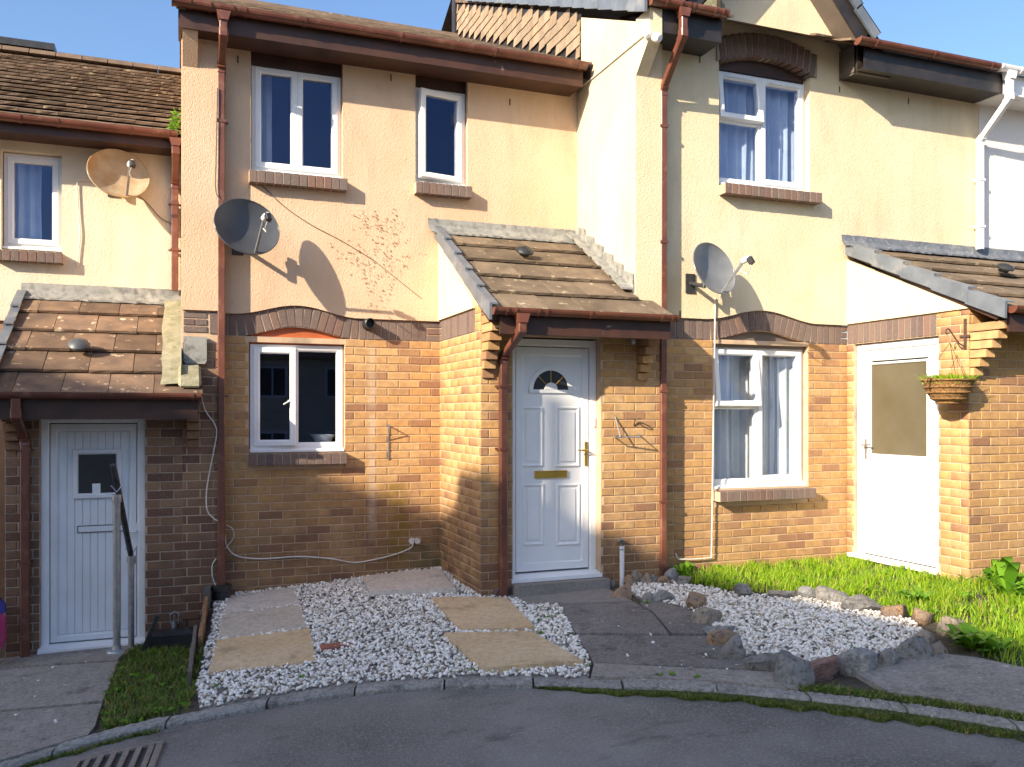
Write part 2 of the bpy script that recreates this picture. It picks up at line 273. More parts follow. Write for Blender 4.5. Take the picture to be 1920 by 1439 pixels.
# ------------------------------------------------------------------ mesh building
class MB:
    def __init__(s): s.v = []; s.f = []
    def add(s, vs, fs):
        k = len(s.v); s.v += [tuple(v) for v in vs]; s.f += [tuple(i + k for i in f) for f in fs]; return s
    def box(s, x0, x1, y0, y1, z0, z1):
        return s.add([(x0, y0, z0), (x1, y0, z0), (x1, y1, z0), (x0, y1, z0), (x0, y0, z1), (x1, y0, z1), (x1, y1, z1), (x0, y1, z1)],
                     [(0, 3, 2, 1), (4, 5, 6, 7), (0, 1, 5, 4), (1, 2, 6, 5), (2, 3, 7, 6), (3, 0, 4, 7)])
    def prism(s, pts, axis, a0, a1):      # pts: 2D polygon; axis 'x': pts=(y,z); 'y': pts=(x,z); 'z': pts=(x,y)
        def P(p, a): return (a, p[0], p[1]) if axis == 'x' else ((p[0], a, p[1]) if axis == 'y' else (p[0], p[1], a))
        n = len(pts)
        return s.add([P(p, a0) for p in pts] + [P(p, a1) for p in pts],
                     [tuple(range(n))[::-1], tuple(range(n, 2 * n))] + [(i, (i + 1) % n, n + (i + 1) % n, n + i) for i in range(n)])
    def sweep(s, path, prof, closed=True, caps=True, up=(0, 0, 1)):   # prof: list of (a,b) offsets
        path = [Vector(p) for p in path]; n = len(prof); k = len(s.v)
        for i, p in enumerate(path):
            d = (path[min(i + 1, len(path) - 1)] - path[max(i - 1, 0)]).normalized()
            u = Vector(up)
            if abs(d.dot(u)) > .97: u = Vector((0, 1, 0))
            a = d.cross(u).normalized(); b = a.cross(d).normalized()
            for q in prof: s.v.append(tuple(p + a * q[0] + b * q[1]))
        m = n if closed else n - 1
        for i in range(len(path) - 1):
            for j in range(m):
                s.f.append((k + i * n + j, k + i * n + (j + 1) % n, k + (i + 1) * n + (j + 1) % n, k + (i + 1) * n + j))
        if caps and closed:
            s.f.append(tuple(range(k, k + n))[::-1]); s.f.append(tuple(range(k + (len(path) - 1) * n, k + len(path) * n)))
        return s
    def tube(s, path, r, n=8):
        return s.sweep(path, [(r * math.cos(2 * math.pi * i / n), r * math.sin(2 * math.pi * i / n)) for i in range(n)])
    def sqtube(s, path, a):
        h = a / 2; c = h * .75
        return s.sweep(path, [(-h, -c), (-c, -h), (c, -h), (h, -c), (h, c), (c, h), (-c, h), (-h, c)])
    def lathe(s, c, prof, n=24, axis=(0, 0, 1)):     # prof: (r, height) along the axis
        q = Vector((0, 0, 1)).rotation_difference(Vector(axis).normalized()); k = len(s.v)
        for r, h in prof:
            for i in range(n):
                a = 2 * math.pi * i / n; s.v.append(tuple(Vector(c) + q @ Vector((r * math.cos(a), r * math.sin(a), h))))
        for i in range(len(prof) - 1):
            for j in range(n): s.f.append((k + i * n + j, k + i * n + (j + 1) % n, k + (i + 1) * n + (j + 1) % n, k + (i + 1) * n + j))
        return s
    def ring(s, x0, x1, z0, z1, wd, yf, yb, ch=.012):   # rectangular frame facing -y with a chamfered inner edge
        o = [(x0, z0), (x1, z0), (x1, z1), (x0, z1)]
        def ins(d): return [(x0 + d, z0 + d), (x1 - d, z0 + d), (x1 - d, z1 - d), (x0 + d, z1 - d)]
        L = [(o, yb), (o, yf + ch * .4), (ins(ch * .4), yf), (ins(wd - ch), yf), (ins(wd), yf + ch), (ins(wd), yb)]
        k = len(s.v)
        for pts, y in L: s.v += [(p[0], y, p[1]) for p in pts]
        for i in range(5):
            for j in range(4): s.f.append((k + i * 4 + j, k + i * 4 + (j + 1) % 4, k + (i + 1) * 4 + (j + 1) % 4, k + (i + 1) * 4 + j))
        return s
def world_loc(o):
    v = Vector((0, 0, 0))
    while o is not None: v += o.location; o = o.parent
    return v
def finish(o, label=None, cat=None, group=None, kind=None):
    if label: o['label'] = label
    if cat: o['category'] = cat
    if group: o['group'] = group
    if kind: o['kind'] = kind
    return o
def obj(name, mb, m, parent=None, smooth=False, bev=0, **tags):
    """links the builder's shape as one mesh object; heights are from the eye level"""
    v = np.array(mb.v, dtype=float); v[:, 2] += E
    if parent is not None: org = world_loc(parent)
    else: org = Vector(((v[:, 0].min() + v[:, 0].max()) / 2, (v[:, 1].min() + v[:, 1].max()) / 2, v[:, 2].min()))
    v -= np.array(org)
    me = bpy.data.meshes.new(name); me.from_pydata([tuple(p) for p in v], [], mb.f); me.validate()
    bm = bmesh.new(); bm.from_mesh(me); bmesh.ops.recalc_face_normals(bm, faces=bm.faces); bm.to_mesh(me); bm.free()
    if smooth:
        me.polygons.foreach_set('use_smooth', [True] * len(me.polygons)); me.set_sharp_from_angle(angle=R(40))
    me.materials.append(MAT[m]); o = bpy.data.objects.new(name, me); COL.objects.link(o)
    if parent is not None: o.parent = parent
    else: o.location = org
    if bev:
        b = o.modifiers.new('bevel', 'BEVEL'); b.width = bev; b.segments = 1; b.limit_method = 'ANGLE'
    return finish(o, **tags)
def empty(name, x, y, h, **tags):
    o = bpy.data.objects.new(name, None); o.empty_display_size = .1; COL.objects.link(o); o.location = (x, y, h + E); return finish(o, **tags)
def inst(name, me, parent, loc, rot=(0, 0, 0), sc=(1, 1, 1)):
    o = bpy.data.objects.new(name, me); COL.objects.link(o); o.parent = parent
    L = Vector(loc) + Vector((0, 0, E)); o.location = L - world_loc(parent); o.rotation_euler = rot; o.scale = sc; return o
def raw_mesh(name, V, Fc, m, rnd=None):
    """numpy mesh: V (n,3) in eye coordinates, Fc (m,k) equal-size faces, rnd per vertex"""
    V = np.asarray(V, dtype=np.float32).copy(); V[:, 2] += E
    me = bpy.data.meshes.new(name); me.vertices.add(len(V)); me.vertices.foreach_set('co', V.ravel())
    Fc = np.asarray(Fc, dtype=np.int32); k = Fc.shape[1]
    me.loops.add(Fc.size); me.loops.foreach_set('vertex_index', Fc.ravel()); me.polygons.add(len(Fc))
    me.polygons.foreach_set('loop_start', np.arange(0, Fc.size, k, dtype=np.int32)); me.polygons.foreach_set('loop_total', np.full(len(Fc), k, dtype=np.int32))
    me.update(calc_edges=True)
    if rnd is not None:
        a = me.attributes.new('rnd', 'FLOAT', 'POINT'); a.data.foreach_set('value', np.asarray(rnd, dtype=np.float32))
    me.materials.append(MAT[m]); o = bpy.data.objects.new(name, me); COL.objects.link(o); return o

# ------------------------------------------------------------------ the lie of the land
KERB = [(-9, 5.0, -2.75), (-5, 5.35, -2.40), (-3, 5.5, -2.20), (-1.75, 5.56, -2.06), (-.957, 5.568, -1.95), (-.504, 5.62, -1.88), (-.109, 5.61, -1.82), (.494, 5.56, -1.75), (1.022, 5.43, -1.69), (1.528, 5.22, -1.65),
        (2.034, 4.956, -1.62), (2.482, 4.66, -1.60), (2.93, 4.35, -1.58), (3.3, 4.02, -1.57), (3.66, 3.60, -1.55), (3.95, 3.12, -1.53), (4.2, 2.4, -1.50), (4.4, 1.2, -1.48), (4.6, -.6, -1.5), (5.0, -4, -1.6), (6, -9, -1.8), (9, -22, -2.2)]
KERB = [(x - .042, y - .12, h) for x, y, h in KERB]
KP = np.array(KERB)
_seg = np.r_[0, np.cumsum(np.hypot(np.diff(KP[:, 0]), np.diff(KP[:, 1])))]
def kerb_at(s):
    # smooth (Catmull-Rom) kerb line
    s = np.clip(s, 0, _seg[-1] - 1e-6); i = np.searchsorted(_seg, s, side='right') - 1
    i = np.clip(i, 0, len(KP) - 2); t = ((s - _seg[i]) / (_seg[i + 1] - _seg[i]))[..., None]
    g = lambda j: KP[np.clip(j, 0, len(KP) - 1)]
    m1 = (g(i + 1) - g(i - 1)) / (_seg[np.clip(i + 1, 0, len(KP) - 1)] - _seg[np.clip(i - 1, 0, len(KP) - 1)])[..., None]
    m2 = (g(i + 2) - g(i)) / (_seg[np.clip(i + 2, 0, len(KP) - 1)] - _seg[i])[..., None]
    d = (_seg[i + 1] - _seg[i])[..., None]
    return (2 * t**3 - 3 * t**2 + 1) * g(i) + (t**3 - 2 * t**2 + t) * d * m1 + (-2 * t**3 + 3 * t**2) * g(i + 1) + (t**3 - t**2) * d * m2
ctrlB = KERB[5:19] + [(.39, 8.0, -1.62), (1.3, 8.05, -1.56), (2.3, 8.05, -1.50), (2.34, 6.85, -1.53), (2.6, 6.85, -1.545), (3.4, 6.85, -1.53), (4.1, 6.85, -1.49), (5.2, 6.9, -1.47), (6.25, 6.9, -1.46), (6.28, 5.5, -1.44), (8, 5.5, -1.40), (10, 5.5, -1.35), (5.5, 4.2, -1.46), (8, 3.5, -1.40), (9, 1, -1.4),
                       (9, 12, -1.3), (2, 12, -1.4), (-1, 8, -1.68), (-1, 12, -1.7), (1.3, 6.9, -1.60), (4.6, 5.4, -1.50), (3.6, 5.6, -1.525)]
ctrlA = KERB[1:9] + [(-1.08, 7.97, -1.965), (-.3, 7.97, -1.955), (.2, 7.97, -1.93), (-3, 7.97, -2.15), (-5, 8, -2.3), (-.5, 7.0, -1.93), (.1, 6.4, -1.86), (-1, 6.8, -1.96), (0, 12, -1.9), (-5, 12, -2.2)]
def tps(P):
    P = np.array(P, dtype=float); X = P[:, :2]; n = len(P)
    r = np.linalg.norm(X[:, None] - X[None], axis=2); K = np.where(r > 0, r * r * np.log(r + 1e-12), 0) + np.eye(n) * .02
    A = np.zeros((n + 3, n + 3)); A[:n, :n] = K; A[:n, n] = 1; A[:n, n + 1:] = X; A[n, :n] = 1; A[n + 1:, :n] = X.T
    c = np.linalg.solve(A, np.r_[P[:, 2], 0, 0, 0])
    def f(x, y):
        x = np.asarray(x, float); y = np.asarray(y, float)
        r = np.hypot(x[..., None] - X[:, 0], y[..., None] - X[:, 1]); k = np.where(r > 0, r * r * np.log(r + 1e-12), 0)
        return k @ c[:n] + c[n] + c[n + 1] * x + c[n + 2] * y
    return f
fA, fB = tps(ctrlA), tps(ctrlB)
def edge_x(y): return np.interp(y, [5.4, 6.05, 7.97, 9], [-.02, .055, .20, .25])       # the timber edging between the two gardens
def terr(x, y):
    x = np.asarray(x, float); y = np.asarray(y, float)
    k = np.clip((x - edge_x(y)) / .03 + .5, 0, 1)
    a = np.minimum(fA(x, y), fB(x, y) + .0); return a * (1 - k) + fB(x, y) * k
def gp(px, py, lift=0):
    h = -1.6
    for _ in range(40):
        x, y = WZ(px, py, h); h = .5 * h + .5 * (float(terr(x, y)) + lift)
    x, y = WZ(px, py, h); return (x, y)
def T(x, y): return float(terr(x, y))
ss = np.concatenate([np.linspace(0, _seg[3], 14)[:-1], np.arange(_seg[3], _seg[16], .045), np.linspace(_seg[16], _seg[-1], 20)])
KC = kerb_at(ss)
DIR = np.array([.35, 1.0]) / math.hypot(.35, 1)
# ground behind the kerb
dd = np.r_[np.arange(.07, 5.2, .05), [5.6, 6.5, 8, 12, 30, 120]]
GX = KC[:, 0][:, None] + DIR[0] * dd; GY = KC[:, 1][:, None] + DIR[1] * dd
gz = terr(GX, GY); gz = np.where(dd[None] > 6, np.clip(gz, -2.2, -1.2), gz)
far = (dd[None] > 5.3) | (ss[:, None] < _seg[2]) | (ss[:, None] > _seg[18]); gz = np.where(far, np.clip(gz, -3.0, -1.3), gz)
def grid_mesh(name, X, Y, Z, m, **tags):
    a, b = X.shape; idx = np.arange(a * b).reshape(a, b)
    Fc = np.stack([idx[:-1, :-1], idx[1:, :-1], idx[1:, 1:], idx[:-1, 1:]], -1).reshape(-1, 4)
    o = raw_mesh(name, np.stack([X, Y, Z], -1).reshape(-1, 3), Fc, m); o.data.polygons.foreach_set('use_smooth', [True] * len(o.data.polygons)); return finish(o, **tags)
grid_mesh('ground', GX, GY, gz - .02, 'soil', kind='structure')
# the road, on the camera's side of the kerb
rd = np.r_[0, .05, .1, .2, .4, .7, 1.1, 1.6, 2.2, 3, 4, 6, 9, 14, 22, 40, 120]
RX = KC[:, 0][:, None] - DIR[0] * rd; RY = KC[:, 1][:, None] - DIR[1] * rd
RZ = (KC[:, 2] - .047)[:, None] - .028 * np.minimum(rd, 9) + 0 * RX; RZ = RZ + .004 * np.sin(RX * 3.1 + RY * 1.7)
grid_mesh('road', RX[:, ::-1], RY[:, ::-1], RZ[:, ::-1], 'asphalt', kind='structure')
def road_h(x, y):
    i = int(np.argmin((RX - x)**2 + (RY - y)**2)); return float(RZ.ravel()[i])
def gr(px, py):                            # a point of the road at a bearing
    h = -1.9
    for _ in range(25):
        x, y = WZ(px, py, h); h = .5 * h + .5 * road_h(x, y)
    return (*WZ(px, py, h), h)

def inpoly(x, y, P):
    P = np.asarray(P); c = np.zeros(np.shape(x), bool); j = len(P) - 1
    for i in range(len(P)):
        xi, yi = P[i]; xj, yj = P[j]
        c ^= ((yi > y) != (yj > y)) & (x < (xj - xi) * (y - yi) / (yj - yi + 1e-12) + xi); j = i
    return c
def densify(P, step):
    out = []
    for i in range(len(P)):
        a, b = np.array(P[i]), np.array(P[(i + 1) % len(P)]); n = max(1, int(np.hypot(*(b - a)) / step))
        out += [tuple(a + (b - a) * k / n) for k in range(n)]
    return out
def patch(name, P, m, off=.01, thick=.03, step=.08, hf=None, wob=0, parent=None, bev=0, **tags):
    """a sheet or slab with outline P following the ground (or the height function hf)"""
    hf = hf or (lambda x, y: T(x, y))
    B = densify(P, step)
    if wob: B = [(x + random.uniform(-wob, wob), y + random.uniform(-wob, wob)) for x, y in B]
    xs = np.arange(min(p[0] for p in B), max(p[0] for p in B), step); ys = np.arange(min(p[1] for p in B), max(p[1] for p in B), step)
    G = [(x, y) for x in xs for y in ys if inpoly(x, y, B)]
    G = [g for g in G if min((g[0] - b[0])**2 + (g[1] - b[1])**2 for b in B) > (step * .4)**2]
    n = len(B); pts = [Vector(p) for p in B + G]
    vs, es, fs, *_ = delaunay_2d_cdt(pts, [(i, (i + 1) % n) for i in range(n)], [list(range(n))], 1, 1e-5)
    mb = MB(); mb.v = [(v.x, v.y, hf(v.x, v.y) + off) for v in vs]; mb.f = [tuple(f) for f in fs]
    k = len(mb.v); mb.v += [(p[0], p[1], hf(p[0], p[1]) + off) for p in B] + [(p[0], p[1], hf(p[0], p[1]) + off - thick) for p in B]
    mb.f += [(k + i, k + (i + 1) % n, k + n + (i + 1) % n, k + n + i) for i in range(n)]
    bmv = mb
    o = obj(name, bmv, m, parent, **tags); return o

# kerbstones
kerb = empty('kerb', 1.5, 5.2, -1.75, kind='structure')
cuts = [(-3.9, -3.0), (-2.97, -2.07)]
kpx = [-170, 100, 312, 500, 665, 833, 1000, 1168, 1345, 1520, 1700, 1905, 2150]
def s_of_px(px):
    P = kerb_at(np.linspace(_seg[2], _seg[17], 900)); z = SN * P[:, 0] + CS * P[:, 1]; x = CX + F * (CS * P[:, 0] - SN * P[:, 1]) / z
    return float(np.interp(px, x, np.linspace(_seg[2], _seg[17], 900)))
kS = [s_of_px(p) for p in kpx]
for i in range(len(kS) - 1):
    a, b = kS[i] + .006, kS[i + 1] - .006; t = np.linspace(a, b, 31); P = kerb_at(t); mb = MB(); jz = random.uniform(-.006, .006); jy = random.uniform(-.008, .008)
    for q in P:
        for o_, z_ in ((-.012, -.16), (-.012, -.022), (.004, -.004), (.070, .002), (.085, -.012), (.085, -.16)):
            rr = random.uniform(-.006, .004) if o_ < .05 else random.uniform(-.003, .003)
            mb.v.append((q[0] + DIR[0] * (o_ + jy + rr), q[1] + DIR[1] * (o_ + jy + rr), q[2] + z_ + jz + (rr if z_ > -.1 else 0)))
    for k in range(30):
        for j in range(6): mb.f.append((k * 6 + j, k * 6 + (j + 1) % 6, (k + 1) * 6 + (j + 1) % 6, (k + 1) * 6 + j))
    mb.f += [tuple(range(6)), tuple(range(180, 186))]
    obj('kerbstone', mb, 'kerb_concrete', kerb)

# ------------------------------------------------------------------ house builder pieces
PITCH = .214; CRS = .075
def brick_mesh(name, L, H, m, D=.03):
    mb = MB(); c = .004; h = L / 2
    mb.v = [(-h, D, 0), (h, D, 0), (h, D, H), (-h, D, H), (-h, c, 0), (h, c, 0), (h, c, H), (-h, c, H), (-h + c, 0, c), (h - c, 0, c), (h - c, 0, H - c), (-h + c, 0, H - c)]
    for i in range(4):
        j = (i + 1) % 4; mb.f += [(i, j, 4 + j, 4 + i), (4 + i, 4 + j, 8 + j, 8 + i)]
    mb.f += [(8, 9, 10, 11)]
    me = bpy.data.meshes.new(name); me.from_pydata(mb.v, [], mb.f)
    bm = bmesh.new(); bm.from_mesh(me); bmesh.ops.recalc_face_normals(bm, faces=bm.faces)
    # open back: make the front face point to -y
    bm.normal_update()
    ff = [f for f in bm.faces if abs(f.normal.y) > .99]
    if ff and ff[0].normal.y > 0: bmesh.ops.reverse_faces(bm, faces=bm.faces)
    bm.to_mesh(me); bm.free(); me.materials.append(MAT[m]); return me
_bm = {}
def brick_of(L, m, H=CRS - .009):
    k = (round(L, 3), m, round(H, 3))
    if k not in _bm: _bm[k] = brick_mesh('brick', k[0], H, m)
    return _bm[k]
def bricks(parent, plane, axis, u0, u1, h0, h1, holes=(), mat='buff_brick', single=True, phase=0, name='brick', proud=.007):
    """stretcher-bond bricks on a wall; axis 'y': wall y=plane, u along x; axis 'x': wall x=plane facing -x, u along y"""
    joined = []
    k0 = math.floor((h0 - .690) / CRS); k1 = math.ceil((h1 - .690) / CRS)
    for k in range(k0, k1):
        za = .690 + k * CRS + .0045; zb = za + CRS - .009
        if za < h0 - .05 or zb > h1 + .02: continue
        off = (PITCH / 2 if k % 2 else 0) + phase; n0 = math.floor((u0 - off) / PITCH) - 1
        n = n0
        while True:
            a = off + n * PITCH + .0045; b = a + PITCH - .009; n += 1
            if a > u1: break
            if b < u0: continue
            a, b = max(a, u0 + .001), min(b, u1 - .001)
            segs = [(a, b)]
            for (x0, x1, z0, z1) in holes:
                if zb > z0 + .02 and za < z1 - .02:
                    ns = []
                    for (p, q) in segs:
                        if q <= x0 or p >= x1: ns.append((p, q)); continue
                        if p < x0 - .02: ns.append((p, x0 - .003))
                        if q > x1 + .02: ns.append((x1 + .003, q))
                    segs = ns
            for (p, q) in segs:
                if q - p < .025: continue
                jp = random.uniform(-.0006, .0006) if axis == 'c' else random.uniform(-.001, .0012); c = (p + q) / 2; L = round((q - p) * 100) / 100 if abs((q - p) - (PITCH - .009)) > .002 else PITCH - .009
                rr = random.uniform(-.006, .006)
                if axis == 'y': loc = (c, plane - proud + jp, za + random.uniform(-.001, .001)); rot = (0, rr, 0)
                else: loc = (plane - proud + jp, c, za + random.uniform(-.001, .001)); rot = (rr, 0, R(-90))
                if single: inst(name, brick_of(L, mat), parent, loc, rot)
                else: joined.append((loc, rot, L))
    if joined: join_bricks(parent, joined, mat, name)
def join_bricks(parent, J, mat, name):
    V = []; Fq = []; Rn = []; k = 0
    for loc, rot, L in J:
        me = brick_of(L, mat); co = np.empty(len(me.vertices) * 3, np.float32); me.vertices.foreach_get('co', co); co = co.reshape(-1, 3)
        if rot[2]: co = np.stack([co[:, 1], -co[:, 0], co[:, 2]], 1)
        V.append(co + np.array(loc)); Rn += [random.random()] * len(co)
        for p in me.polygons: Fq.append([k + i for i in p.vertices])
        k += len(co)
    V = np.concatenate(V); org = np.array(world_loc(parent)); 
    o = raw_mesh(name, V - np.array([org[0], org[1], org[2]]), Fq, mat, Rn); o.parent = parent; finish(o, kind='stuff'); return o
_hb = {}
def one_brick(parent, name, x0, x1, y0, y1, z0, z1, mat, rot=0):
    k = (round(x1 - x0, 3), round(y1 - y0, 3), round(z1 - z0, 3), mat)
    if k not in _hb:
        a, b, c = k[0] / 2, k[1] / 2, k[2] / 2; e = .003
        mb = MB().box(-a, a, -b, b, -c, c); me = bpy.data.meshes.new(name); me.from_pydata(mb.v, [], mb.f)
        bm = bmesh.new(); bm.from_mesh(me); bmesh.ops.bevel(bm, geom=list(bm.edges), offset=e, segments=1, affect='EDGES'); bm.to_mesh(me); bm.free(); me.materials.append(MAT[mat]); _hb[k] = me
    return inst(name, _hb[k], parent, ((x0 + x1) / 2, (y0 + y1) / 2 + random.uniform(-.002, .002), (z0 + z1) / 2), (0, rot, 0))
def sill_bricks(parent, x0, x1, ytop, yfront, h0, h1, mat='slate_brick'):
    n = max(3, round((x1 - x0) / .075)); w_ = (x1 - x0) / n
    for i in range(n): one_brick(parent, 'sill_brick', x0 + i * w_ + .004, x0 + (i + 1) * w_ - .004, yfront, ytop, h0, h1, mat, random.uniform(-.01, .01))
    obj('sill_mortar', MB().box(x0 + .003, x1 - .003, yfront + .006, ytop, h0 + .004, h1 - .004), 'mortar', parent)

def arch_dz(x, arch):
    if not arch: return 0
    xc, hw, rise = arch; t = (x - xc) / hw
    return rise * .5 * (1 + math.cos(math.pi * t)) if abs(t) < 1 else 0
def soldier_band(parent, x0, x1, Y, h0, h1, arch=None, mat='slate_brick', axis='y', rev=False):
    n = round((x1 - x0) / .074); w_ = (x1 - x0) / n
    for i in range(n):
        x = x0 + (i + .5) * w_; dz = arch_dz(x, arch); rot = 0
        if arch:
            xc, hw, rise = arch; t = (x - xc) / hw
            if abs(t) < 1: rot = math.sin(math.pi * t) * .30 * (1 if True else 1)
        if axis == 'y': one_brick(parent, 'soldier_brick', x - w_ / 2 + .004, x + w_ / 2 - .004, Y - .008, Y + .04, h0 + .003 + dz, h1 - .003 + dz, mat, rot)
        else:
            o = one_brick(parent, 'soldier_brick', -w_ / 2 + .004, w_ / 2 - .004, -.024, .024, h0 + .003, h1 - .003, mat); o.rotation_euler = (0, 0, R(90)); o.location = Vector((Y + .016, x, (h0 + h1) / 2 + E)) - world_loc(parent)

def window(parent, Y, x0, x1, h0, h1, layout, recess=.07, curtain=None, sill=None, cill=True, open_rot=None):
    """uPVC window in a wall face y=Y; layout: fractional rects (a,b,c,d,kind)"""
    yf = Y + recess; W = obj('window', MB().ring(x0, x1, h0 + .03, h1, .045, yf, yf + .07, .006), 'pvc_white', parent)
    if cill: obj('window_cill', MB().prism([(yf - .055, h0 + .004), (yf + .05, h0 + .004), (yf + .05, h0 + .034), (yf - .02, h0 + .034), (yf - .055, h0 + .022)], 'x', x0 - .005, x1 + .005), 'pvc_white', W)
    xi0, xi1, zi0, zi1 = x0 + .03, x1 - .03, h0 + .06, h1 - .03
    for q in layout:
        a, b, c, d, kind = q[:5]
        X0, X1, Z0, Z1 = xi0 + (xi1 - xi0) * a, xi0 + (xi1 - xi0) * b, zi0 + (zi1 - zi0) * c, zi0 + (zi1 - zi0) * d
        mw = .055 if kind != 'fixed' else .028; yq = yf - .016 if kind != 'fixed' else yf + .004
        s_ = MB().ring(X0, X1, Z0, Z1, mw, yq, yf + .05, .012); pn = MB().box(X0 + mw - .006, X1 - mw + .006, yq + .028, yq + .034, Z0 + mw - .006, Z1 - mw + .006)
        if kind in ('open_left', 'open_right', 'open_top'):
            ang, piv = q[5], (X1, yq) if kind == 'open_left' else ((X0, yq) if kind == 'open_right' else (Z1, yq))
            def rt(v):
                if kind == 'open_top':
                    dz, dy = v[2] - Z1, v[1] - yq; return (v[0], yq + dy * math.cos(ang) + dz * math.sin(ang), Z1 + dz * math.cos(ang) - dy * math.sin(ang))
                dx, dy = v[0] - piv[0], v[1] - yq; sg = 1 if kind == 'open_left' else -1
                return (piv[0] + dx * math.cos(ang) - dy * math.sin(ang) * sg, yq + dy * math.cos(ang) + dx * math.sin(ang) * sg, v[2])
            s_.v = [rt(v) for v in s_.v]; pn.v = [rt(v) for v in pn.v]
        obj('sash' if kind != 'fixed' else 'glazing_bead', s_, 'pvc_white', W); obj('pane', pn, 'glass', W)
    # mullions between the lights
    xs = sorted({q[0] for q in layout if 0 < q[0] < 1})
    for a in xs: obj('mullion', MB().box(xi0 + (xi1 - xi0) * a - .022, xi0 + (xi1 - xi0) * a + .022, yf + .001, yf + .06, zi0, zi1), 'pvc_white', W)
    if layout and any(0 < q[2] < 1 for q in layout):
        q = [q for q in layout if 0 < q[2] < 1][0]; z = zi0 + (zi1 - zi0) * q[2]
        obj('transom', MB().box(xi0 + (xi1 - xi0) * q[0], xi0 + (xi1 - xi0) * q[1], yf + .002, yf + .06, z - .022, z + .022), 'pvc_white', W)
    # room behind
    d = yf + .085; rm = MB(); a, b, c, e, g = x0 - .12, x1 + .12, d, d + .9, .12
    rm.add([(a, c, h0 - g), (b, c, h0 - g), (b, c, h1 + g), (a, c, h1 + g), (a, e, h0 - g), (b, e, h0 - g), (b, e, h1 + g), (a, e, h1 + g)], [(4, 5, 6, 7), (0, 1, 5, 4), (3, 2, 6, 7), (0, 3, 7, 4), (1, 2, 6, 5)])
    obj('room_interior', rm, 'room', W)
    if curtain:
        for (ca, cb, cm, dep) in curtain:
            X0, X1 = x0 + (x1 - x0) * ca, x0 + (x1 - x0) * cb; n = max(6, int((X1 - X0) / .012)); mb = MB()
            ph = random.uniform(0, 6)
            for i in range(n + 1):
                x = X0 + (X1 - X0) * i / n; y = d + dep + .022 * math.sin(i * .75 + ph) + .012 * math.sin(i * .31 + 2 * ph)
                mb.v += [(x, y, h0 + .02), (x + .01 * math.sin(i * .2), y + .01 * math.sin(i * .33), (h0 + h1) / 2), (x, y * 1.0, h1 + .05)]
            for i in range(n):
                for j in (0, 1): mb.f.append((i * 3 + j, i * 3 + 3 + j, i * 3 + 4 + j, i * 3 + 1 + j))
            obj('curtain', mb, cm, W, smooth=True)
    return W
def gutter(parent, x0, x1, Y, h, mat='brown_plastic', r=.056, br=None, axis='x', ends=(1, 1)):
    """half-round gutter, its back lip at y = Y, top at height h"""
    c = Y - r; mb = MB(); n = 10
    def prof(rr): return [(c - rr * math.cos(math.pi * i / n), h - rr * 1.05 * math.sin(math.pi * i / n)) for i in range(n + 1)]
    po, pi_ = prof(r), prof(r - .004); P = po + pi_[::-1]; mb.prism(P, 'x', x0, x1)
    for e, xx in zip(ends, (x0, x1)):
        if e: mb.prism(prof(r + .003), 'x', xx - .006, xx + .006)
    G = obj('gutter', mb, mat, parent, smooth=False)
    for bx in (br or []):
        q = MB(); P2 = prof(r + .006); P3 = prof(r + .001)
        q.prism(P2 + P3[::-1], 'x', bx - .011, bx + .011); q.box(bx - .014, bx + .014, c + r, c + r + .006, h - .03, h + .006)
        obj('gutter_bracket', q, mat, G)
    return G
def fascia_soffit(parent, x0, x1, yf, yw, hb, ht, mat='brown_paint', smat=None):
    obj('fascia', MB().box(x0, x1, yf - .018, yf, hb - .012, ht), mat, parent)
    obj('soffit', MB().box(x0, x1, yf, yw, hb, hb + .01), smat or mat, parent)
def downpipe(parent, path, mat='brown_plastic', clips=(), a=.064, shoe=False, hopper=None):
    mb = MB().sqtube(path, a)
    D = obj('downpipe', mb, mat, parent, smooth=False)
    for i in range(1, len(path) - 1):
        p = Vector(path[i]); obj('pipe_bend', MB().sqtube([p + (Vector(path[i - 1]) - p).normalized() * .05, p, p + (Vector(path[i + 1]) - p).normalized() * .05], a + .009), mat, D)
    for (x, y, h) in clips:
        obj('pipe_clip', MB().box(x - a / 2 - .008, x + a / 2 + .008, y - a / 2 - .006, y + a / 2 + .004, h - .012, h + .012).box(x - a / 2 - .028, x + a / 2 + .028, y + a / 2 - .004, y + a / 2 + .006, h - .01, h + .01), mat, D)
    if hopper:
        x, y, h = hopper; obj('gutter_outlet', MB().prism([(x - .058, h), (x + .058, h), (x + .036, h - .075), (x - .036, h - .075)], 'y', y - .045, y + .045), mat, D)
    return D
def tile_mesh(w_, L, t, mat, wob=.0):
    mb = MB(); n = 4; h = w_ / 2
    for j, (yy, zz) in enumerate(((0, -t), (0, -.002), (.004, 0), (L, 0))):
        for i in range(n + 1):
            x = -h + w_ * i / n; e = random.uniform(-1, 1) * wob
            mb.v.append((x, yy + (e if j < 3 else 0), zz + (random.uniform(-.0015, .0015) if j else 0)))
    for j in range(3):
        for i in range(n): mb.f.append((j * (n + 1) + i, j * (n + 1) + i + 1, (j + 1) * (n + 1) + i + 1, (j + 1) * (n + 1) + i))
    k = len(mb.v); mb.v += [(-h, L, -t), (h, L, -t)]
    mb.f += [(0, n + 1, 2 * (n + 1), 3 * (n + 1), k), (n, k + 1, 4 * n + 3, 3 * n + 2, 2 * n + 1), (0, n, k + 1, k)]
    me = bpy.data.meshes.new('roof_tile'); me.from_pydata(mb.v, [], mb.f); me.materials.append(MAT[mat]); return me
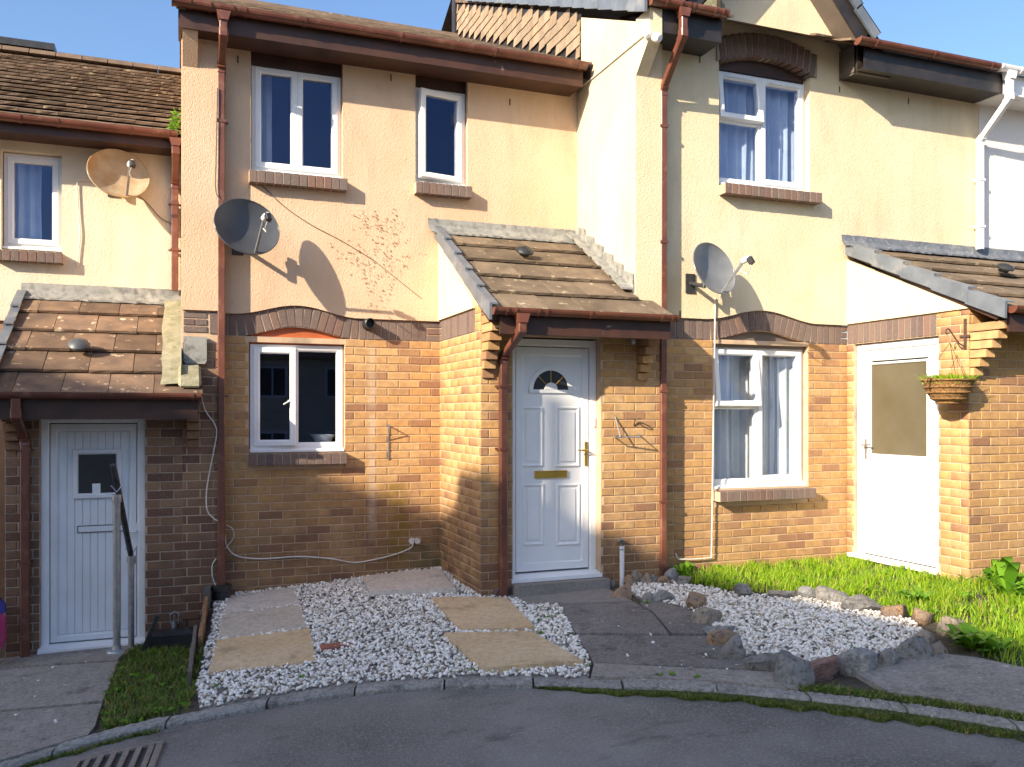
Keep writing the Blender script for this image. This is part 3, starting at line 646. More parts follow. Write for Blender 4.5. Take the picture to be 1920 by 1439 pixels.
def tiled_slope(parent, x0, x1_, ye, he, pitch, ncourse, gauge, tw, mat, phase=0, step=.034, t=.020, clip_left=None, wob=.003, skip=None, xr=None):
    meshes = [tile_mesh(tw - .005, gauge + .06, t, mat, wob) for _ in range(4)]; half = {}
    tilt = math.atan2(step, gauge + .04)
    cp, sp = math.cos(pitch), math.sin(pitch)
    for c in range(ncourse):
        x1 = x1_ if (c == 0 or xr is None) else xr
        off = (tw / 2 if c % 2 else 0) + phase; n = math.floor((x0 - off) / tw) - 1
        while True:
            a = off + n * tw; b = a + tw; n += 1
            if a > x1 - .02: break
            if b < x0 + .02: continue
            aa, bb = max(a, x0), min(b, x1)
            if skip and skip(c, (aa + bb) / 2): continue
            s_ = c * gauge; y = ye + s_ * cp - step * sp * 0; h = he + s_ * sp + step * cp
            me = random.choice(meshes) ; sc = (bb - aa) / tw
            inst('roof_tile', me, parent, ((aa + bb) / 2, y + random.uniform(-.003, .003), h + random.uniform(-.002, .003)), (pitch - tilt + random.uniform(-.004, .004), random.uniform(-.004, .004), random.uniform(-.006, .006)), (sc, 1, 1))

def wall_render(parent, mb, mat, name='render_wall', **k): return obj(name, mb, mat, parent, **k)
def sheet_with_holes(mb, x0, x1, h0, h1, Yf, Yb, holes, bottom=None, n=0):
    """wall slab facing -y with rectangular holes (x0,x1,h0,h1) and reveals; 'bottom' gives the lower edge height at x"""
    xs = sorted({x0, x1, *[q for h in holes for q in h[:2] if x0 < q < x1]})
    if bottom:
        extra = np.arange(x0, x1, .03); xs = sorted({*xs, *[float(e) for e in extra if min(abs(e - q) for q in xs) > .008]})
    zs0 = sorted({h1, *[q for h in holes for q in h[2:] if h0 < q < h1]})
    for i in range(len(xs) - 1):
        a, b = xs[i], xs[i + 1]; za, zb = (bottom(a), bottom(b)) if bottom else (h0, h0); lo = 0
        lev = [(za, zb)] + [(z, z) for z in zs0 if z > max(za, zb) + 1e-4]
        for j in range(len(lev) - 1):
            (p0, p1), (q0, q1) = lev[j], lev[j + 1]; cx, cz = (a + b) / 2, (p0 + q0) / 2
            if any(h[0] < cx < h[1] and h[2] < cz < h[3] for h in holes): continue
            mb.add([(a, Yf, p0), (b, Yf, p1), (b, Yf, q1), (a, Yf, q0)], [(0, 1, 2, 3)])
        mb.add([(a, Yf, za), (b, Yf, zb), (b, Yb, zb), (a, Yb, za)], [(0, 1, 2, 3)])
    for (a, b, c, d) in holes:
        c = max(c, h0)
        mb.add([(a, Yf, c), (b, Yf, c), (b, Yf, d), (a, Yf, d), (a, Yb + .1, c), (b, Yb + .1, c), (b, Yb + .1, d), (a, Yb + .1, d)], [(0, 1, 5, 4), (1, 2, 6, 5), (2, 3, 7, 6), (3, 0, 4, 7)])
    mb.add([(x0, Yf, h1), (x1, Yf, h1), (x1, Yb, h1), (x0, Yb, h1)], [(0, 1, 2, 3)])
    mb.add([(x0, Yf, bottom(x0) if bottom else h0), (x0, Yb, bottom(x0) if bottom else h0), (x0, Yb, h1), (x0, Yf, h1)], [(0, 1, 2, 3)])
    mb.add([(x1, Yf, bottom(x1) if bottom else h0), (x1, Yb, bottom(x1) if bottom else h0), (x1, Yb, h1), (x1, Yf, h1)], [(0, 1, 2, 3)])
    return mb
def flashing(parent, x0, x1, yw, h, pitch, mat='lead'):
    """lead apron: upstand on the wall and a dressed strip on the tiles, uneven lower edge"""
    mb = MB(); n = int((x1 - x0) / .04)
    for i in range(n + 1):
        x = x0 + (x1 - x0) * i / n; d = .13 + random.uniform(-.006, .006); z = random.uniform(-.004, .004)
        mb.v += [(x, yw - .006, h + .075 + random.uniform(-.003, .003)), (x, yw - .014 + z * .5, h + .012), (x, yw - .05, h - .045 + z), (x, yw - d, h - d * math.tan(pitch) + .005 + z), (x, yw - d, h - d * math.tan(pitch) - .012 + z)]
    for i in range(n):
        for j in range(4): mb.f.append((i * 5 + j, i * 5 + 5 + j, i * 5 + 6 + j, i * 5 + 1 + j))
    return obj('flashing', mb, mat, parent)
def roof_vent(parent, x, y, h, pitch, mat='black_plastic'):
    nrm = (0, -math.sin(pitch), math.cos(pitch)); mb = MB().lathe((x, y, h), [(.045, 0), (.05, .03), (.085, .032), (.088, .045), (.07, .07), (.03, .085), (.001, .088)], 20, nrm)
    obj('roof_vent', mb, mat, parent, smooth=True)

# ================================================================== house in the middle
X3 = 3.79; XP = 2.338; XQ = 6.286            # party wall, porch side walls
YN0 = 7.97; YM1 = 8.08; YN1 = 6.85; YM2 = 6.96; YP2 = 5.51; YM0 = 9.20
GB = -1.75                                   # brickwork starts below ground
house1 = empty('terraced_house', 1.9, 8.1, -1.6, label='middle terraced house with peach render, white panelled door and two upper windows', cat='house')
A1 = (.985, .56, .095)                       # arch over the ground-floor window: centre, half width, rise
w1g = (.560, 1.415, -.36, .640)
bw1 = obj('brick_wall', sheet_with_holes(MB(), .30, XP, GB, .69, YM1, YM1 + .1, [w1g]), 'mortar', house1)
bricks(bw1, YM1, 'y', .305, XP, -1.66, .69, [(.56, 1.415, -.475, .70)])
soldier_band(bw1, .31, 2.20, YM1, .69, .885, A1); 
for k in range(3): one_brick(bw1, 'soldier_brick', 2.205, XP - .004, YM1 - .008, YM1 + .04, .694 + k * .065, .694 + k * .065 + .056, 'slate_brick')
# mortar backing that follows the arch
mb = MB(); n = 60
for i in range(n + 1):
    x = .30 + (XP - .30) * i / n; dz = arch_dz(x, A1); mb.v += [(x, YM1 - .001, .688 + dz), (x, YM1 - .001, .93 + dz), (x, YM1 + .06, .688 + dz)]
for i in range(n): mb.f += [(i * 3, i * 3 + 3, i * 3 + 4, i * 3 + 1), (i * 3, i * 3 + 2, i * 3 + 5, i * 3 + 3)]
obj('arch_mortar', mb, 'mortar', bw1)
# painted tympanum board in the arch
mb = MB(); pts = [(.575 + (1.395 - .575) * i / 24, .0) for i in range(25)]
P = [(x, .63) for x, _ in pts] + [(x, .70 + arch_dz(x, A1)) for x, _ in pts[::-1]]
obj('arch_board', MB().prism(P, 'y', YM1 + .035, YM1 + .05), 'orange_paint', bw1)
sill_bricks(bw1, .552, 1.425, YM1 + .06, YM1 - .10, -.468, -.366)
# upper render, its lower edge lifted over the arch
Wl = [(.575, 1.395, 2.15, 3.30), (2.085, 2.61, 2.155, 3.30)]
wall_render(house1, sheet_with_holes(MB(), .30, X3, .875, 3.30, YM1 - .03, YM1 + .02, Wl, bottom=lambda x: .885 + arch_dz(x, A1) if x < XP else .885), 'peach_render')
# left nib (party pier), rendered above, brick below
obj('render_pier', MB().prism([(0, YN0 - .03), (.30, YN0 - .03), (.30, YM1 + .1), (.002, YM1 + .1)], 'z', .89, 3.42), 'peach_render', house1)
obj('render_side', MB().prism([(7.975, -.5), (13.3, -.5), (13.3, 4.9), (12.1, 5.45), (8.05, 3.42), (7.975, 3.38)], 'x', -.006, .0028), 'peach_render', house1)
nib = obj('brick_pier', MB().box(.003, .30, YN0, YM1 + .1, GB, .89), 'mortar', house1)
for k, (a, b) in enumerate(((0, 1), (0, .5), (.5, 1), (0, 1))):
    z = .70 + (0, 1, 1, 2)[k] * .062; one_brick(nib, 'soldier_brick', .012 + a * .20, .012 + b * .20 - .01, YN0 - .008, YN0 + .04, z, z + .052, 'slate_brick')
one_brick(nib, 'soldier_brick', .225, .29, YN0 - .008, YN0 + .04, .69, .88, 'slate_brick')
obj('kneeler', MB().prism([(YN0 - .03, 2.98), (YN0 - .22, 3.22), (YN0 - .22, 3.44), (YN0 - .03, 3.44)], 'x', .003, .125), 'peach_render', house1)
# eaves
fascia_soffit(house1, -.03, 3.70, 7.745, YM1 - .02, 3.235, 3.43)
gutter(house1, -.075, 3.70, 7.725, 3.425, br=[.06, .22, .40, .50, 1.0, 1.85, 2.75, 3.62])
obj('window_head', MB().box(.56, 1.41, YM1 + .035, YM1 + .05, 3.14, 3.31), 'brown_paint', house1); obj('window_head', MB().box(2.07, 2.62, YM1 + .035, YM1 + .05, 3.12, 3.31), 'brown_paint', house1)
# small window upper left and upper right
window(house1, YM1, .585, 1.388, 2.165, 3.165, [(0, .5, 0, 1, 'sash'), (.5, 1, 0, 1, 'sash')], recess=.05, curtain=[(0.02, .26, 'net_curtain', .22)])
window(house1, YM1, 2.095, 2.60, 2.20, 3.14, [(0, 1, 0, 1, 'open_left', .19)], recess=.03)
sill_bricks(house1, .552, 1.425, YM1 + .05, YM1 - .125, 2.045, 2.155)
sill_bricks(house1, 2.065, 2.63, YM1 + .05, YM1 - .125, 2.085, 2.195)
Wg = window(house1, YM1, .572, 1.405, -.358, .625, [(0, .48, 0, 1, 'open_right', .10), (.48, 1, 0, 1, 'fixed')], recess=.045)
obj('sash_handle', MB().box(.90, .93, YM1 + .0, YM1 + .015, .10, .12).tube([(.915, YM1 + .0, .11), (.86, YM1 - .02, .08)], .007, 6), 'pvc_white', Wg)
# roof
P25 = math.atan(.465)
rf1 = obj('main_roof', MB().add([(-.03, 7.72, 3.42), (X3 - .01, 7.72, 3.42), (X3 - .01, 12.1, 5.457), (-.03, 12.1, 5.457), (-.03, 12.1, 5.3), (X3 - .01, 12.1, 5.3), (X3 - .01, 7.72, 3.3), (-.03, 7.72, 3.3), (X3 - .01, 16.5, 3.42), (-.03, 16.5, 3.42)], [(0, 1, 2, 3), (0, 3, 4, 7), (1, 6, 5, 2), (2, 8, 9, 3)]), 'roof_tile_dark', house1)
tiled_slope(rf1, -.05, X3 - .02, 7.66, 3.42, P25, 15, .325, .33, 'roof_tile_dark', .05)
obj('ridge_tiles', MB().prism([(12.0, 5.46), (12.1, 5.56), (12.2, 5.46), (12.1, 5.40)], 'x', -.05, X3 - .02), 'roof_tile_dark', rf1)
obj('verge_mortar', MB().prism([(7.70, 3.36), (12.1, 5.40), (12.1, 5.49), (7.70, 3.46)], 'x', -.045, .03), 'mossy_mortar', rf1)
# downpipe on the left pier
xp = WY(415, 700, 7.965)[0]
gy = 7.72 - .056
g = downpipe(house1, [(xp + .005, gy, 3.31), (xp + .005, gy, 3.19), (xp, 7.968, 3.02), (xp, 7.968, -1.52)], clips=[(xp, 7.968, 1.60), (xp, 7.968, .15), (xp, 7.968, 2.55)], hopper=(xp + .005, gy, 3.375))
obj('drain_collar', MB().lathe((xp, 7.95, -1.62), [(.0, 0), (.075, 0), (.07, .07), (.085, .075), (.085, .12), (.05, .125), (.0, .125)], 18), 'black_plastic', g)
# porch: side wall, front wall, roof
bws = obj('porch_side_wall', MB().add([(XP, YN1, GB), (XP, YM1, GB), (XP, YM1, 1.68), (XP, YN1, .92), (XP + .1, YN1, GB), (XP + .1, YN1, .92)], [(0, 1, 2, 3)]), 'mortar', house1)
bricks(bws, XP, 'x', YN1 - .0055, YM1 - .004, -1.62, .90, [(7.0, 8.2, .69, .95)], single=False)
soldier_band(bws, 7.01, YM1 - .07, XP, .692, .885, axis='x')
for k in range(3): 
    one_brick(bws, 'soldier_brick', XP - .008, XP + .02, YM1 - .068, YM1 - .002, .694 + k * .065, .694 + k * .065 + .056, 'slate_brick')
obj('render_gable', MB().prism([(YM1 + .01, .895), (6.99, .895), (6.99, .96), (YM1 + .01, 1.70)], 'x', XP - .028, XP + .05), 'cream_render', house1)
D1 = (2.622, 3.455, -1.445, .66)
bwf = obj('porch_front_wall', sheet_with_holes(MB(), XP + .0005, X3 + .27, GB, .93, YN1, YN1 + .06, [(D1[0], D1[1], -1.9, D1[3])]), 'mortar', house1)
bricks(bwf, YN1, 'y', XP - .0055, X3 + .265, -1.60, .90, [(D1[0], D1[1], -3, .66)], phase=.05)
# corbels carrying the overhang of the porch roof
for k in range(7):
    z = .29 + k * CRS; y = YN1 - .028 - k * .047
    one_brick(house1, 'corbel_brick', XP + .001, XP + .105, y, YN1 - .009, z + .004, z + CRS - .004, 'buff_brick')
    one_brick(house1, 'corbel_brick', X3 + .02, X3 + .125, y, YN1 - .009, z + .004, z + CRS - .004, 'buff_brick')
PP = math.atan(.60)
def porch_roof(house, x0, x1, xr, yw, hw, ye, nc, mat, phase, fl='lead', xv=None, vm='slate_plastic', cols=.335, lead_x=None):
    """lean-to: x0 verge side, xr abutment, x1 right end of the eaves that runs on past the wall"""
    tp = (hw - .02) ; pitch = math.atan(SL); he = hw - SL * (yw - ye)
    base = obj('porch_roof', MB().prism([(ye + .03, he - .03), (yw, hw - .04), (yw, hw - .11), (ye + .10, he - .09)], 'x', x0 + .02, xr), 'brown_paint', house)
    gauge = (yw - .04 - ye) / math.cos(pitch) / nc
    tiled_slope(base, x0 + .03, x1, ye, he - .02, pitch, nc, gauge, cols, mat, phase, step=.038, t=.024, wob=.003, xr=xr)
    return base, pitch, gauge, he
SL = .60
pr, pit, gg, he1 = porch_roof(house1, XP - .06, 3.965, X3 - .01, YM1 - .03, 1.79, 6.44, 5, 'roof_tile_brown', .11)
for i in range(5):                          # dry-verge units
    s0 = i * gg; y0 = 6.44 + s0 * math.cos(pit) - .012; z0 = he1 + s0 * math.sin(pit); L = gg + .03
    y1 = y0 + L * math.cos(pit); z1 = z0 + L * math.sin(pit) - .014
    obj('verge_tile', MB().prism([(y0, z0 - .085), (y0 - .006, z0 + .045), (y1, z1 + .030), (y1, z1 - .085)], 'x', XP - .075 - .002 * (i % 2), XP - .052).prism([(y0 - .008, z0 + .038), (y0 - .008, z0 + .05), (y1, z1 + .036), (y1, z1 + .026)], 'x', XP - .0745, XP - .005), 'slate_plastic', pr)
flashing(pr, XP - .13, X3 - .01, YM1 - .03, 1.80, pit)
for i in range(6):                          # stepped soakers up the abutment
    y = 6.88 + i * .20; z = he1 + (y - 6.44) * SL + .03
    obj('flashing', MB().prism([(y - .04, z - .03), (y - .035, z + .13), (y + .21, z + .21), (y + .23, z + .09)], 'x', X3 - .018 - .003 * (i % 2), X3 - .009).prism([(y - .04, z - .012), (y - .04, z + .004), (y + .21, z + .155), (y + .21, z + .14)], 'x', X3 - .13, X3 - .012), 'lead', pr)
v = WY(975, 500, 7.55); roof_vent(pr, v[0], 7.45, he1 + (7.45 - 6.44) * SL + .035, pit)
obj('porch_fascia', MB().box(XP + .03, X3 + .14, 6.465, 6.49, he1 - .19, he1 - .01), 'brown_paint', pr)
obj('porch_soffit', MB().box(XP + .03, X3 + .13, 6.49, YN1 + .02, he1 - .135, he1 - .12), 'black_paint', pr)
gutter(pr, XP - .045, 3.955, 6.462, he1 + .01, r=.052, br=[XP + .06, XP + .13, XP + .33, XP + .40, 3.13, 3.80, 3.90])
xd = WY(943, 900, 6.80)[0]; xo = WY(978, 600, 6.41)[0]
downpipe(house1, [(xo, 6.41, he1 - .045), (xo, 6.41, he1 - .16), (xd, 6.795, he1 - .36), (xd, 6.795, -1.53)], clips=[(xd, 6.795, he1 - .60), (xd, 6.795, -.30)], hopper=(xo, 6.41, he1 - .03))
# front door
def pvc_door(house, x0, x1, h0, h1, Y):
    D = obj('door_frame', MB().ring(x0, x1, h0 - .1, h1, .062, Y, Y + .07, .010), 'pvc_white', house)
    obj('threshold', MB().prism([(Y - .10, h0), (Y + .06, h0), (Y + .06, h0 + .055), (Y, h0 + .055), (Y - .10, h0 + .03)], 'x', x0 - .012, x1 + .012), 'pvc_white', D)
    a, b, c, d = x0 - .1, x1 + .1, Y + .072, Y + .9
    obj('hall_interior', MB().add([(a, c, h0 - .2), (b, c, h0 - .2), (b, c, h1 + .1), (a, c, h1 + .1), (a, d, h0 - .2), (b, d, h0 - .2), (b, d, h1 + .1), (a, d, h1 + .1)], [(4, 5, 6, 7), (0, 1, 5, 4), (3, 2, 6, 7), (0, 3, 7, 4), (1, 2, 6, 5)]), 'room', D)
    return D
dr1 = pvc_door(house1, D1[0], D1[1], -1.445, .645, YN1 + .092)
lx0, lx1, lz0, lz1 = D1[0] + .068, D1[1] - .068, -1.375, .575; yd = YN1 + .102
obj('door_leaf', MB().ring(lx0, lx1, lz0, lz1, .075, yd, yd + .05, .012).box(lx0 + .05, lx1 - .05, yd + .012, yd + .05, lz0 + .05, lz1 - .05), 'pvc_white', dr1)
def panel(x0, x1, z0, z1): 
    return MB().ring(x0, x1, z0, z1, .026, yd - .002, yd + .014, .012).box(x0 + .045, x1 - .045, yd + .004, yd + .03, z0 + .045, z1 - .045)
for (a, b, c, d) in ((978, 1018, 763, 876), (1042, 1087, 763, 876), (980, 1020, 907, 1024), (1043, 1088, 907, 1024)):
    p0, p1 = WY(a, d, yd), WY(b, c, yd); obj('door_panel', panel(p0[0], p1[0], p0[1], p1[1]), 'pvc_white', dr1, bev=.003)
cx, cz = WY(1033, 731, yd); ro, ri = .205, .168; n = 28
def arc(r, z=0): return [(cx + r * math.cos(math.pi * i / n), cz + z + r * math.sin(math.pi * i / n)) for i in range(n + 1)]
mb = MB(); A, B_ = arc(ro, -.0), arc(ri)
mb.prism([(cx + ro, cz - .035)] + A + [(cx - ro, cz - .035), (cx - ri, cz)] + B_[::-1][0:] + [(cx + ri, cz)], 'y', yd - .004, yd + .02)
mb.prism([(cx + .205, cz - .03), (cx + .205, cz), (cx - .205, cz), (cx - .205, cz - .03)], 'y', yd - .003, yd + .02)
mb.prism([(cx + .062 * math.cos(math.pi * i / 14), cz + .062 * math.sin(math.pi * i / 14)) for i in range(15)], 'y', yd - .006, yd + .02)
fan = obj('fanlight', mb, 'pvc_white', dr1)
obj('pane', MB().prism(arc(.172), 'y', yd + .006, yd + .01), 'dark_glass', fan)
for a in (45, 90, 135):
    c_, s_ = math.cos(R(a)), math.sin(R(a)); obj('glazing_bar', MB().tube([(cx + .055 * c_, yd + .003, cz + .055 * s_), (cx + .17 * c_, yd + .003, cz + .17 * s_)], .0055, 6), 'brass', fan)
p0, p1 = WY(1003, 897, yd), WY(1063, 882, yd); lb = obj('letterbox', MB().ring(p0[0], p1[0], p0[1], p1[1], .011, yd - .008, yd + .012, .003), 'brass', dr1)
obj('letterbox_flap', MB().box(p0[0] + .01, p1[0] - .01, yd - .004, yd + .01, p0[1] + .01, p1[1] - .01), 'brass', dr1)
hx, hz = WY(1098.5, 851, yd); obj('door_handle', MB().box(hx - .014, hx + .014, yd - .01, yd + .002, hz - .105, hz + .105).tube([(hx, yd - .008, hz + .03), (hx, yd - .05, hz + .03)], .009, 8).tube([(hx + .008, yd - .048, hz + .03), (hx - .055, yd - .05, hz + .032), (hx - .095, yd - .045, hz + .035)], .008, 8), 'brass', dr1, smooth=True)
obj('bell_push', MB().box(3.415, 3.44, YN1 + .075, YN1 + .093, -.12, -.04), 'pvc_white', dr1)
obj('door_step', MB().box(D1[0] - .02, D1[1] + .04, YN1 - .10, YN1 + .1, -1.8, -1.449), 'step_concrete', house1)

# ================================================================== house on the right
house2 = empty('terraced_house', 6.0, 6.9, -1.5, label='right-hand terraced house with yellow cream render and a gable above its upper window', cat='house')
A2 = (5.245, .66, .105); w2g = (4.695, 5.80, -.72, .66)
hb2 = .70; ht2 = .885
bw2 = obj('brick_wall', sheet_with_holes(MB(), X3 + .27, XQ, GB, hb2, YM2, YM2 + .1, [w2g]), 'mortar', house2)
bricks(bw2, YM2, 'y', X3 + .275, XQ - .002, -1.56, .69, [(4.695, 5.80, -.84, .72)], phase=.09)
soldier_band(bw2, X3 + .275, 6.20, YM2, .69, .885, A2)
for k in range(3): one_brick(bw2, 'soldier_brick', 6.205, XQ - .004, YM2 - .008, YM2 + .04, .694 + k * .065, .694 + k * .065 + .056, 'slate_brick')
mb = MB(); n = 70
for i in range(n + 1):
    x = X3 + .27 + (XQ - X3 - .33) * i / n; dz = arch_dz(x, A2); mb.v += [(x, YM2 - .001, .688 + dz), (x, YM2 - .001, .93 + dz), (x, YM2 + .06, .688 + dz)]
for i in range(n): mb.f += [(i * 3, i * 3 + 3, i * 3 + 4, i * 3 + 1), (i * 3, i * 3 + 2, i * 3 + 5, i * 3 + 3)]
obj('arch_mortar', mb, 'mortar', bw2)
P = [(4.71 + 1.07 * i / 24, .63) for i in range(25)]; P += [(x, .70 + arch_dz(x, A2)) for x, _ in P[::-1]]
obj('arch_board', MB().prism(P, 'y', YM2 + .04, YM2 + .055), 'taupe_board', bw2)
sill_bricks(bw2, 4.685, 5.80, YM2 + .06, YM2 - .13, -.832, -.735)
Y2R = YM2 - .03
sheet = sheet_with_holes(MB(), X3 + .27, 8.05, .875, 3.62, Y2R, Y2R + .05, [(4.74, 5.80, 2.14, 3.425)], bottom=lambda x: .885 + arch_dz(x, A2) if x < XQ else .895)
gx, gslope = 5.26, 1.14
sheet.prism([(gx - 1.05, 3.62), (gx + 1.05, 3.62), (gx, 3.62 + 1.05 * gslope)], 'y', Y2R, Y2R + .1)
wall_render(house2, sheet, 'cream_render')
# party wall: the tall bright side, kneeler, pier
obj('render_side', MB().add([(X3, YN1 - .03, .86), (X3, YM1 + .3, .86), (X3, YM1 + .3, 3.9), (X3, YN1 - .03, 3.50), (X3, 7.95, 4.02), (X3, 7.95, .86)], [(0, 5, 4, 3), (5, 1, 2, 4)]), 'weathered_render', house2)
obj('render_pier', MB().prism([(X3 + .001, YN1 - .03), (X3 + .27, YN1 - .03), (X3 + .27, YM2 + .1), (X3 + .001, YM2 + .1)], 'z', .895, 3.50), 'cream_render', house2)
for i, z in enumerate((.70,)):
    soldier_band(bwf, X3 + .03, X3 + .26, YN1 - .004, .692, .882)
obj('kneeler', MB().prism([(YN1 - .03, 3.02), (YN1 - .28, 3.28), (YN1 - .28, 3.52), (YN1 - .03, 3.52)], 'x', X3 + .001, X3 + .12), 'cream_render', house2)
# hung tiles on the party wall above the lower roof
hung = obj('hung_tile_panel', MB().add([(X3 - .001, 7.95, 3.3), (X3 - .001, 12.2, 5.25), (X3 - .001, 12.2, 6.04), (X3 - .001, 7.95, 4.06)], [(0, 1, 2, 3)]), 'black_paint', house2)
lo_ = lambda y: 3.42 + (y - 7.66) * .465 + .07
up_ = lambda y: 3.49 + (y - 6.68) * .463 - .03
for k in range(22):
    z0 = 3.50 + k * .118; z1 = z0 + .112; ya_ = max(7.955, 6.68 + (z1 - 3.46) / .463); yb_ = min(12.15, 7.66 + (z0 - 3.46) / .465)
    y = ya_ - (.08 if k % 2 else 0) * (ya_ > 7.96)
    while y < yb_:
        e = min(y + .165, yb_ + .05); q = random.uniform(-.006, .006)
        if e - y > .03: obj('hung_tile', MB().prism([(X3 - .024, z0 + q), (X3 - .014, z0 + q), (X3 - .002, z1 + .035), (X3 - .010, z1 + .035)], 'y', y + .002, e - .002), 'hung_tile', hung)
        y = e
obj('verge_board', MB().prism([(12.15, 5.3), (12.30, 5.3), (12.30, 6.1), (12.15, 6.1)], 'x', X3 - .05, X3), 'black_paint', hung)
# upper window with brick arch
UA = (5.27, .62)
n = 15
for i in range(n):
    t = -1 + 2 * (i + .5) / n; x = 5.285 + t * .565; z = 3.31 + .12 * (1 - t * t)
    one_brick(house2, 'arch_brick', x - .033, x + .033, Y2R - .035, Y2R + .08, z - .005, z + .22, 'slate_brick', t * .17)
P = [(5.285 + t * .58, 3.31 + .12 * (1 - t * t) + .01) for t in np.linspace(-1, 1, 17)]; P += [(x, z + .19) for x, z in P[::-1]]
obj('arch_mortar', MB().prism(P, 'y', Y2R - .028, Y2R + .06), 'dim_mortar', house2)
P = [(4.75 + 1.03 * i / 16, 3.27) for i in range(17)]; P += [(x, 3.33 + .12 * (1 - ((x - 5.285) / .565)**2)) for x, _ in P[::-1]]
obj('arch_board', MB().prism(P, 'y', Y2R + .075, Y2R + .09), 'brown_paint', house2)
LAY2 = [(0, .5, .57, 1, 'open_top', .10), (0, .5, 0, .57, 'fixed'), (.5, 1, 0, 1, 'sash')]
Wu = window(house2, Y2R, 4.745, 5.795, 2.17, 3.285, LAY2, recess=.075, curtain=[(0, 1, 'curtain', .05)])
obj('trickle_vent', MB().box(4.84, 5.17, Y2R + .045, Y2R + .075, 3.215, 3.23).box(5.36, 5.70, Y2R + .045, Y2R + .075, 3.215, 3.23), 'pvc_grey_white', Wu)
sill_bricks(house2, 4.735, 5.86, YM2 + .03, YM2 - .14, 2.055, 2.155)
Wl2 = window(house2, YM2, 4.705, 5.79, -.722, .645, LAY2[:1] + LAY2[1:], recess=.065, curtain=[(0, .30, 'net_curtain', .03), (.5, .70, 'net_curtain', .03), (.82, 1, 'net_curtain', .03), (0, 1, 'net_curtain', .14)])
# eaves left of the gable, right of the gable
fascia_soffit(house2, X3 + .08, 4.53, 6.60, Y2R, 3.34, 3.53, 'black_paint')
obj('eaves_box_end', MB().prism([(6.60, 3.34), (Y2R, 3.34), (Y2R, 3.9), (6.60, 3.9)], 'x', 4.53, 4.545), 'black_paint', house2)
gutter(house2, X3 - .02, 4.53, 6.575, 3.575, br=[X3 + .12, X3 + .26, 4.13, 4.18, 4.40, 4.48])
fascia_soffit(house2, 6.16, 7.98, 6.60, Y2R, 3.34, 3.53, 'black_paint')
gutter(house2, 6.02, 7.82, 6.575, 3.575, br=[6.22, 6.95, 7.72])
# downpipe with swan neck
xq = WY(1242.5, 700, 6.845)[0]; xo = WY(1281, 50, 6.52)[0]
downpipe(house2, [(xo, 6.52, 3.50), (xo, 6.52, 3.30), (xq, 6.848, 2.93), (xq, 6.848, -1.50)], clips=[(xq, 6.848, 1.55), (xq, 6.848, .2), (xq, 6.848, -.8), (xq, 6.848, 2.6)], hopper=(xo, 6.52, 3.53))
# main roof of the right house
rf2 = obj('main_roof', MB().add([(X3 - .04, 6.58, 3.55), (X3 - .04, 12.3, 6.21), (8.4, 12.3, 6.21), (8.4, 6.58, 3.55), (X3 - .04, 16.5, 4.2), (8.4, 16.5, 4.2), (X3 - .04, 6.58, 3.5), (X3 - .04, 12.3, 6.10)], [(0, 3, 2, 1), (1, 2, 5, 4), (0, 1, 7, 6)]), 'roof_tile_dark', house2)
tiled_slope(rf2, X3 + .0, 8.4, 6.54, 3.55, P25, 8, .325, .33, 'roof_tile_dark', .02, skip=lambda c, x: 4.75 - c * .12 < x < 5.8 + c * .12)
for i in range(17):                         # dry-verge units up the side
    s0 = i * .325; y0 = 6.54 + s0 * math.cos(P25) - .01; z0 = 3.555 + s0 * math.sin(P25); y1 = y0 + .34 * math.cos(P25); z1 = z0 + .34 * math.sin(P25) - .012
    obj('verge_tile', MB().prism([(y0, z0 - .10), (y0, z0 + .05), (y1, z1 + .045), (y1, z1 - .10)], 'x', X3 - .075 - .002 * (i % 2), X3 - .05).prism([(y0, z0 + .04), (y0, z0 + .05), (y1, z1 + .04), (y1, z1 + .03)], 'x', X3 - .075, X3 + .03), 'slate_plastic', rf2)
# gable: verge boards, soffits, gable roof with slate-grey verge units
gb = obj('gable_roof', MB().add([(gx - 1.27, 6.70, 3.62), (gx, 6.70, 5.07), (gx, 9.9, 5.07), (gx - 1.27, 6.9, 3.62), (gx + 1.27, 6.70, 3.62), (gx + 1.27, 6.9, 3.62)], [(0, 1, 2, 3), (1, 4, 5, 2)]), 'roof_tile_dark', house2)
sl = Vector((1, 0, -gslope)).normalized()
for sgn in (-1, 1):
    x_e = gx + sgn * 1.10; a = []
    def GP(d, o_): # d along the slope from the apex, o_ outward normal offset
        return (gx + sgn * (d * sl.x + o_ * -sl.z), 4.95 + d * sl.z + o_ * sl.x)
    ln = 1.60
    obj('barge_board', MB().prism([GP(0, 0), GP(ln, 0), GP(ln + .02, -.17), GP(0, -.17)], 'y', 6.68, 6.70), 'black_paint', gb)
    obj('verge_soffit', MB().prism([GP(0, -.145), GP(ln, -.145), GP(ln, -.165), GP(0, -.165)], 'y', 6.70, Y2R), 'taupe_board', gb)
    for i in range(5):
        d0 = ln + .06 - (i + 1) * .33; d1 = d0 + .345
        obj('verge_tile', MB().prism([GP(d0, .055), GP(d1, .075), GP(d1, -.03), GP(d0, -.05)], 'y', 6.64, 6.665).prism([GP(d0, .045), GP(d1, .065), GP(d1, .075), GP(d0, .055)], 'y', 6.64, 6.86), 'slate_plastic', gb)
    for i in range(5):
        for j in range(3):
            d0 = ln + .03 - (i + 1) * .33; d1 = d0 + .34
            obj('roof_tile', MB().prism([GP(d0, .02), GP(d1, .05), GP(d1, .03), GP(d0, .0)], 'y', 6.87 + j * .31, 7.17 + j * .31), 'roof_tile_dark', gb)
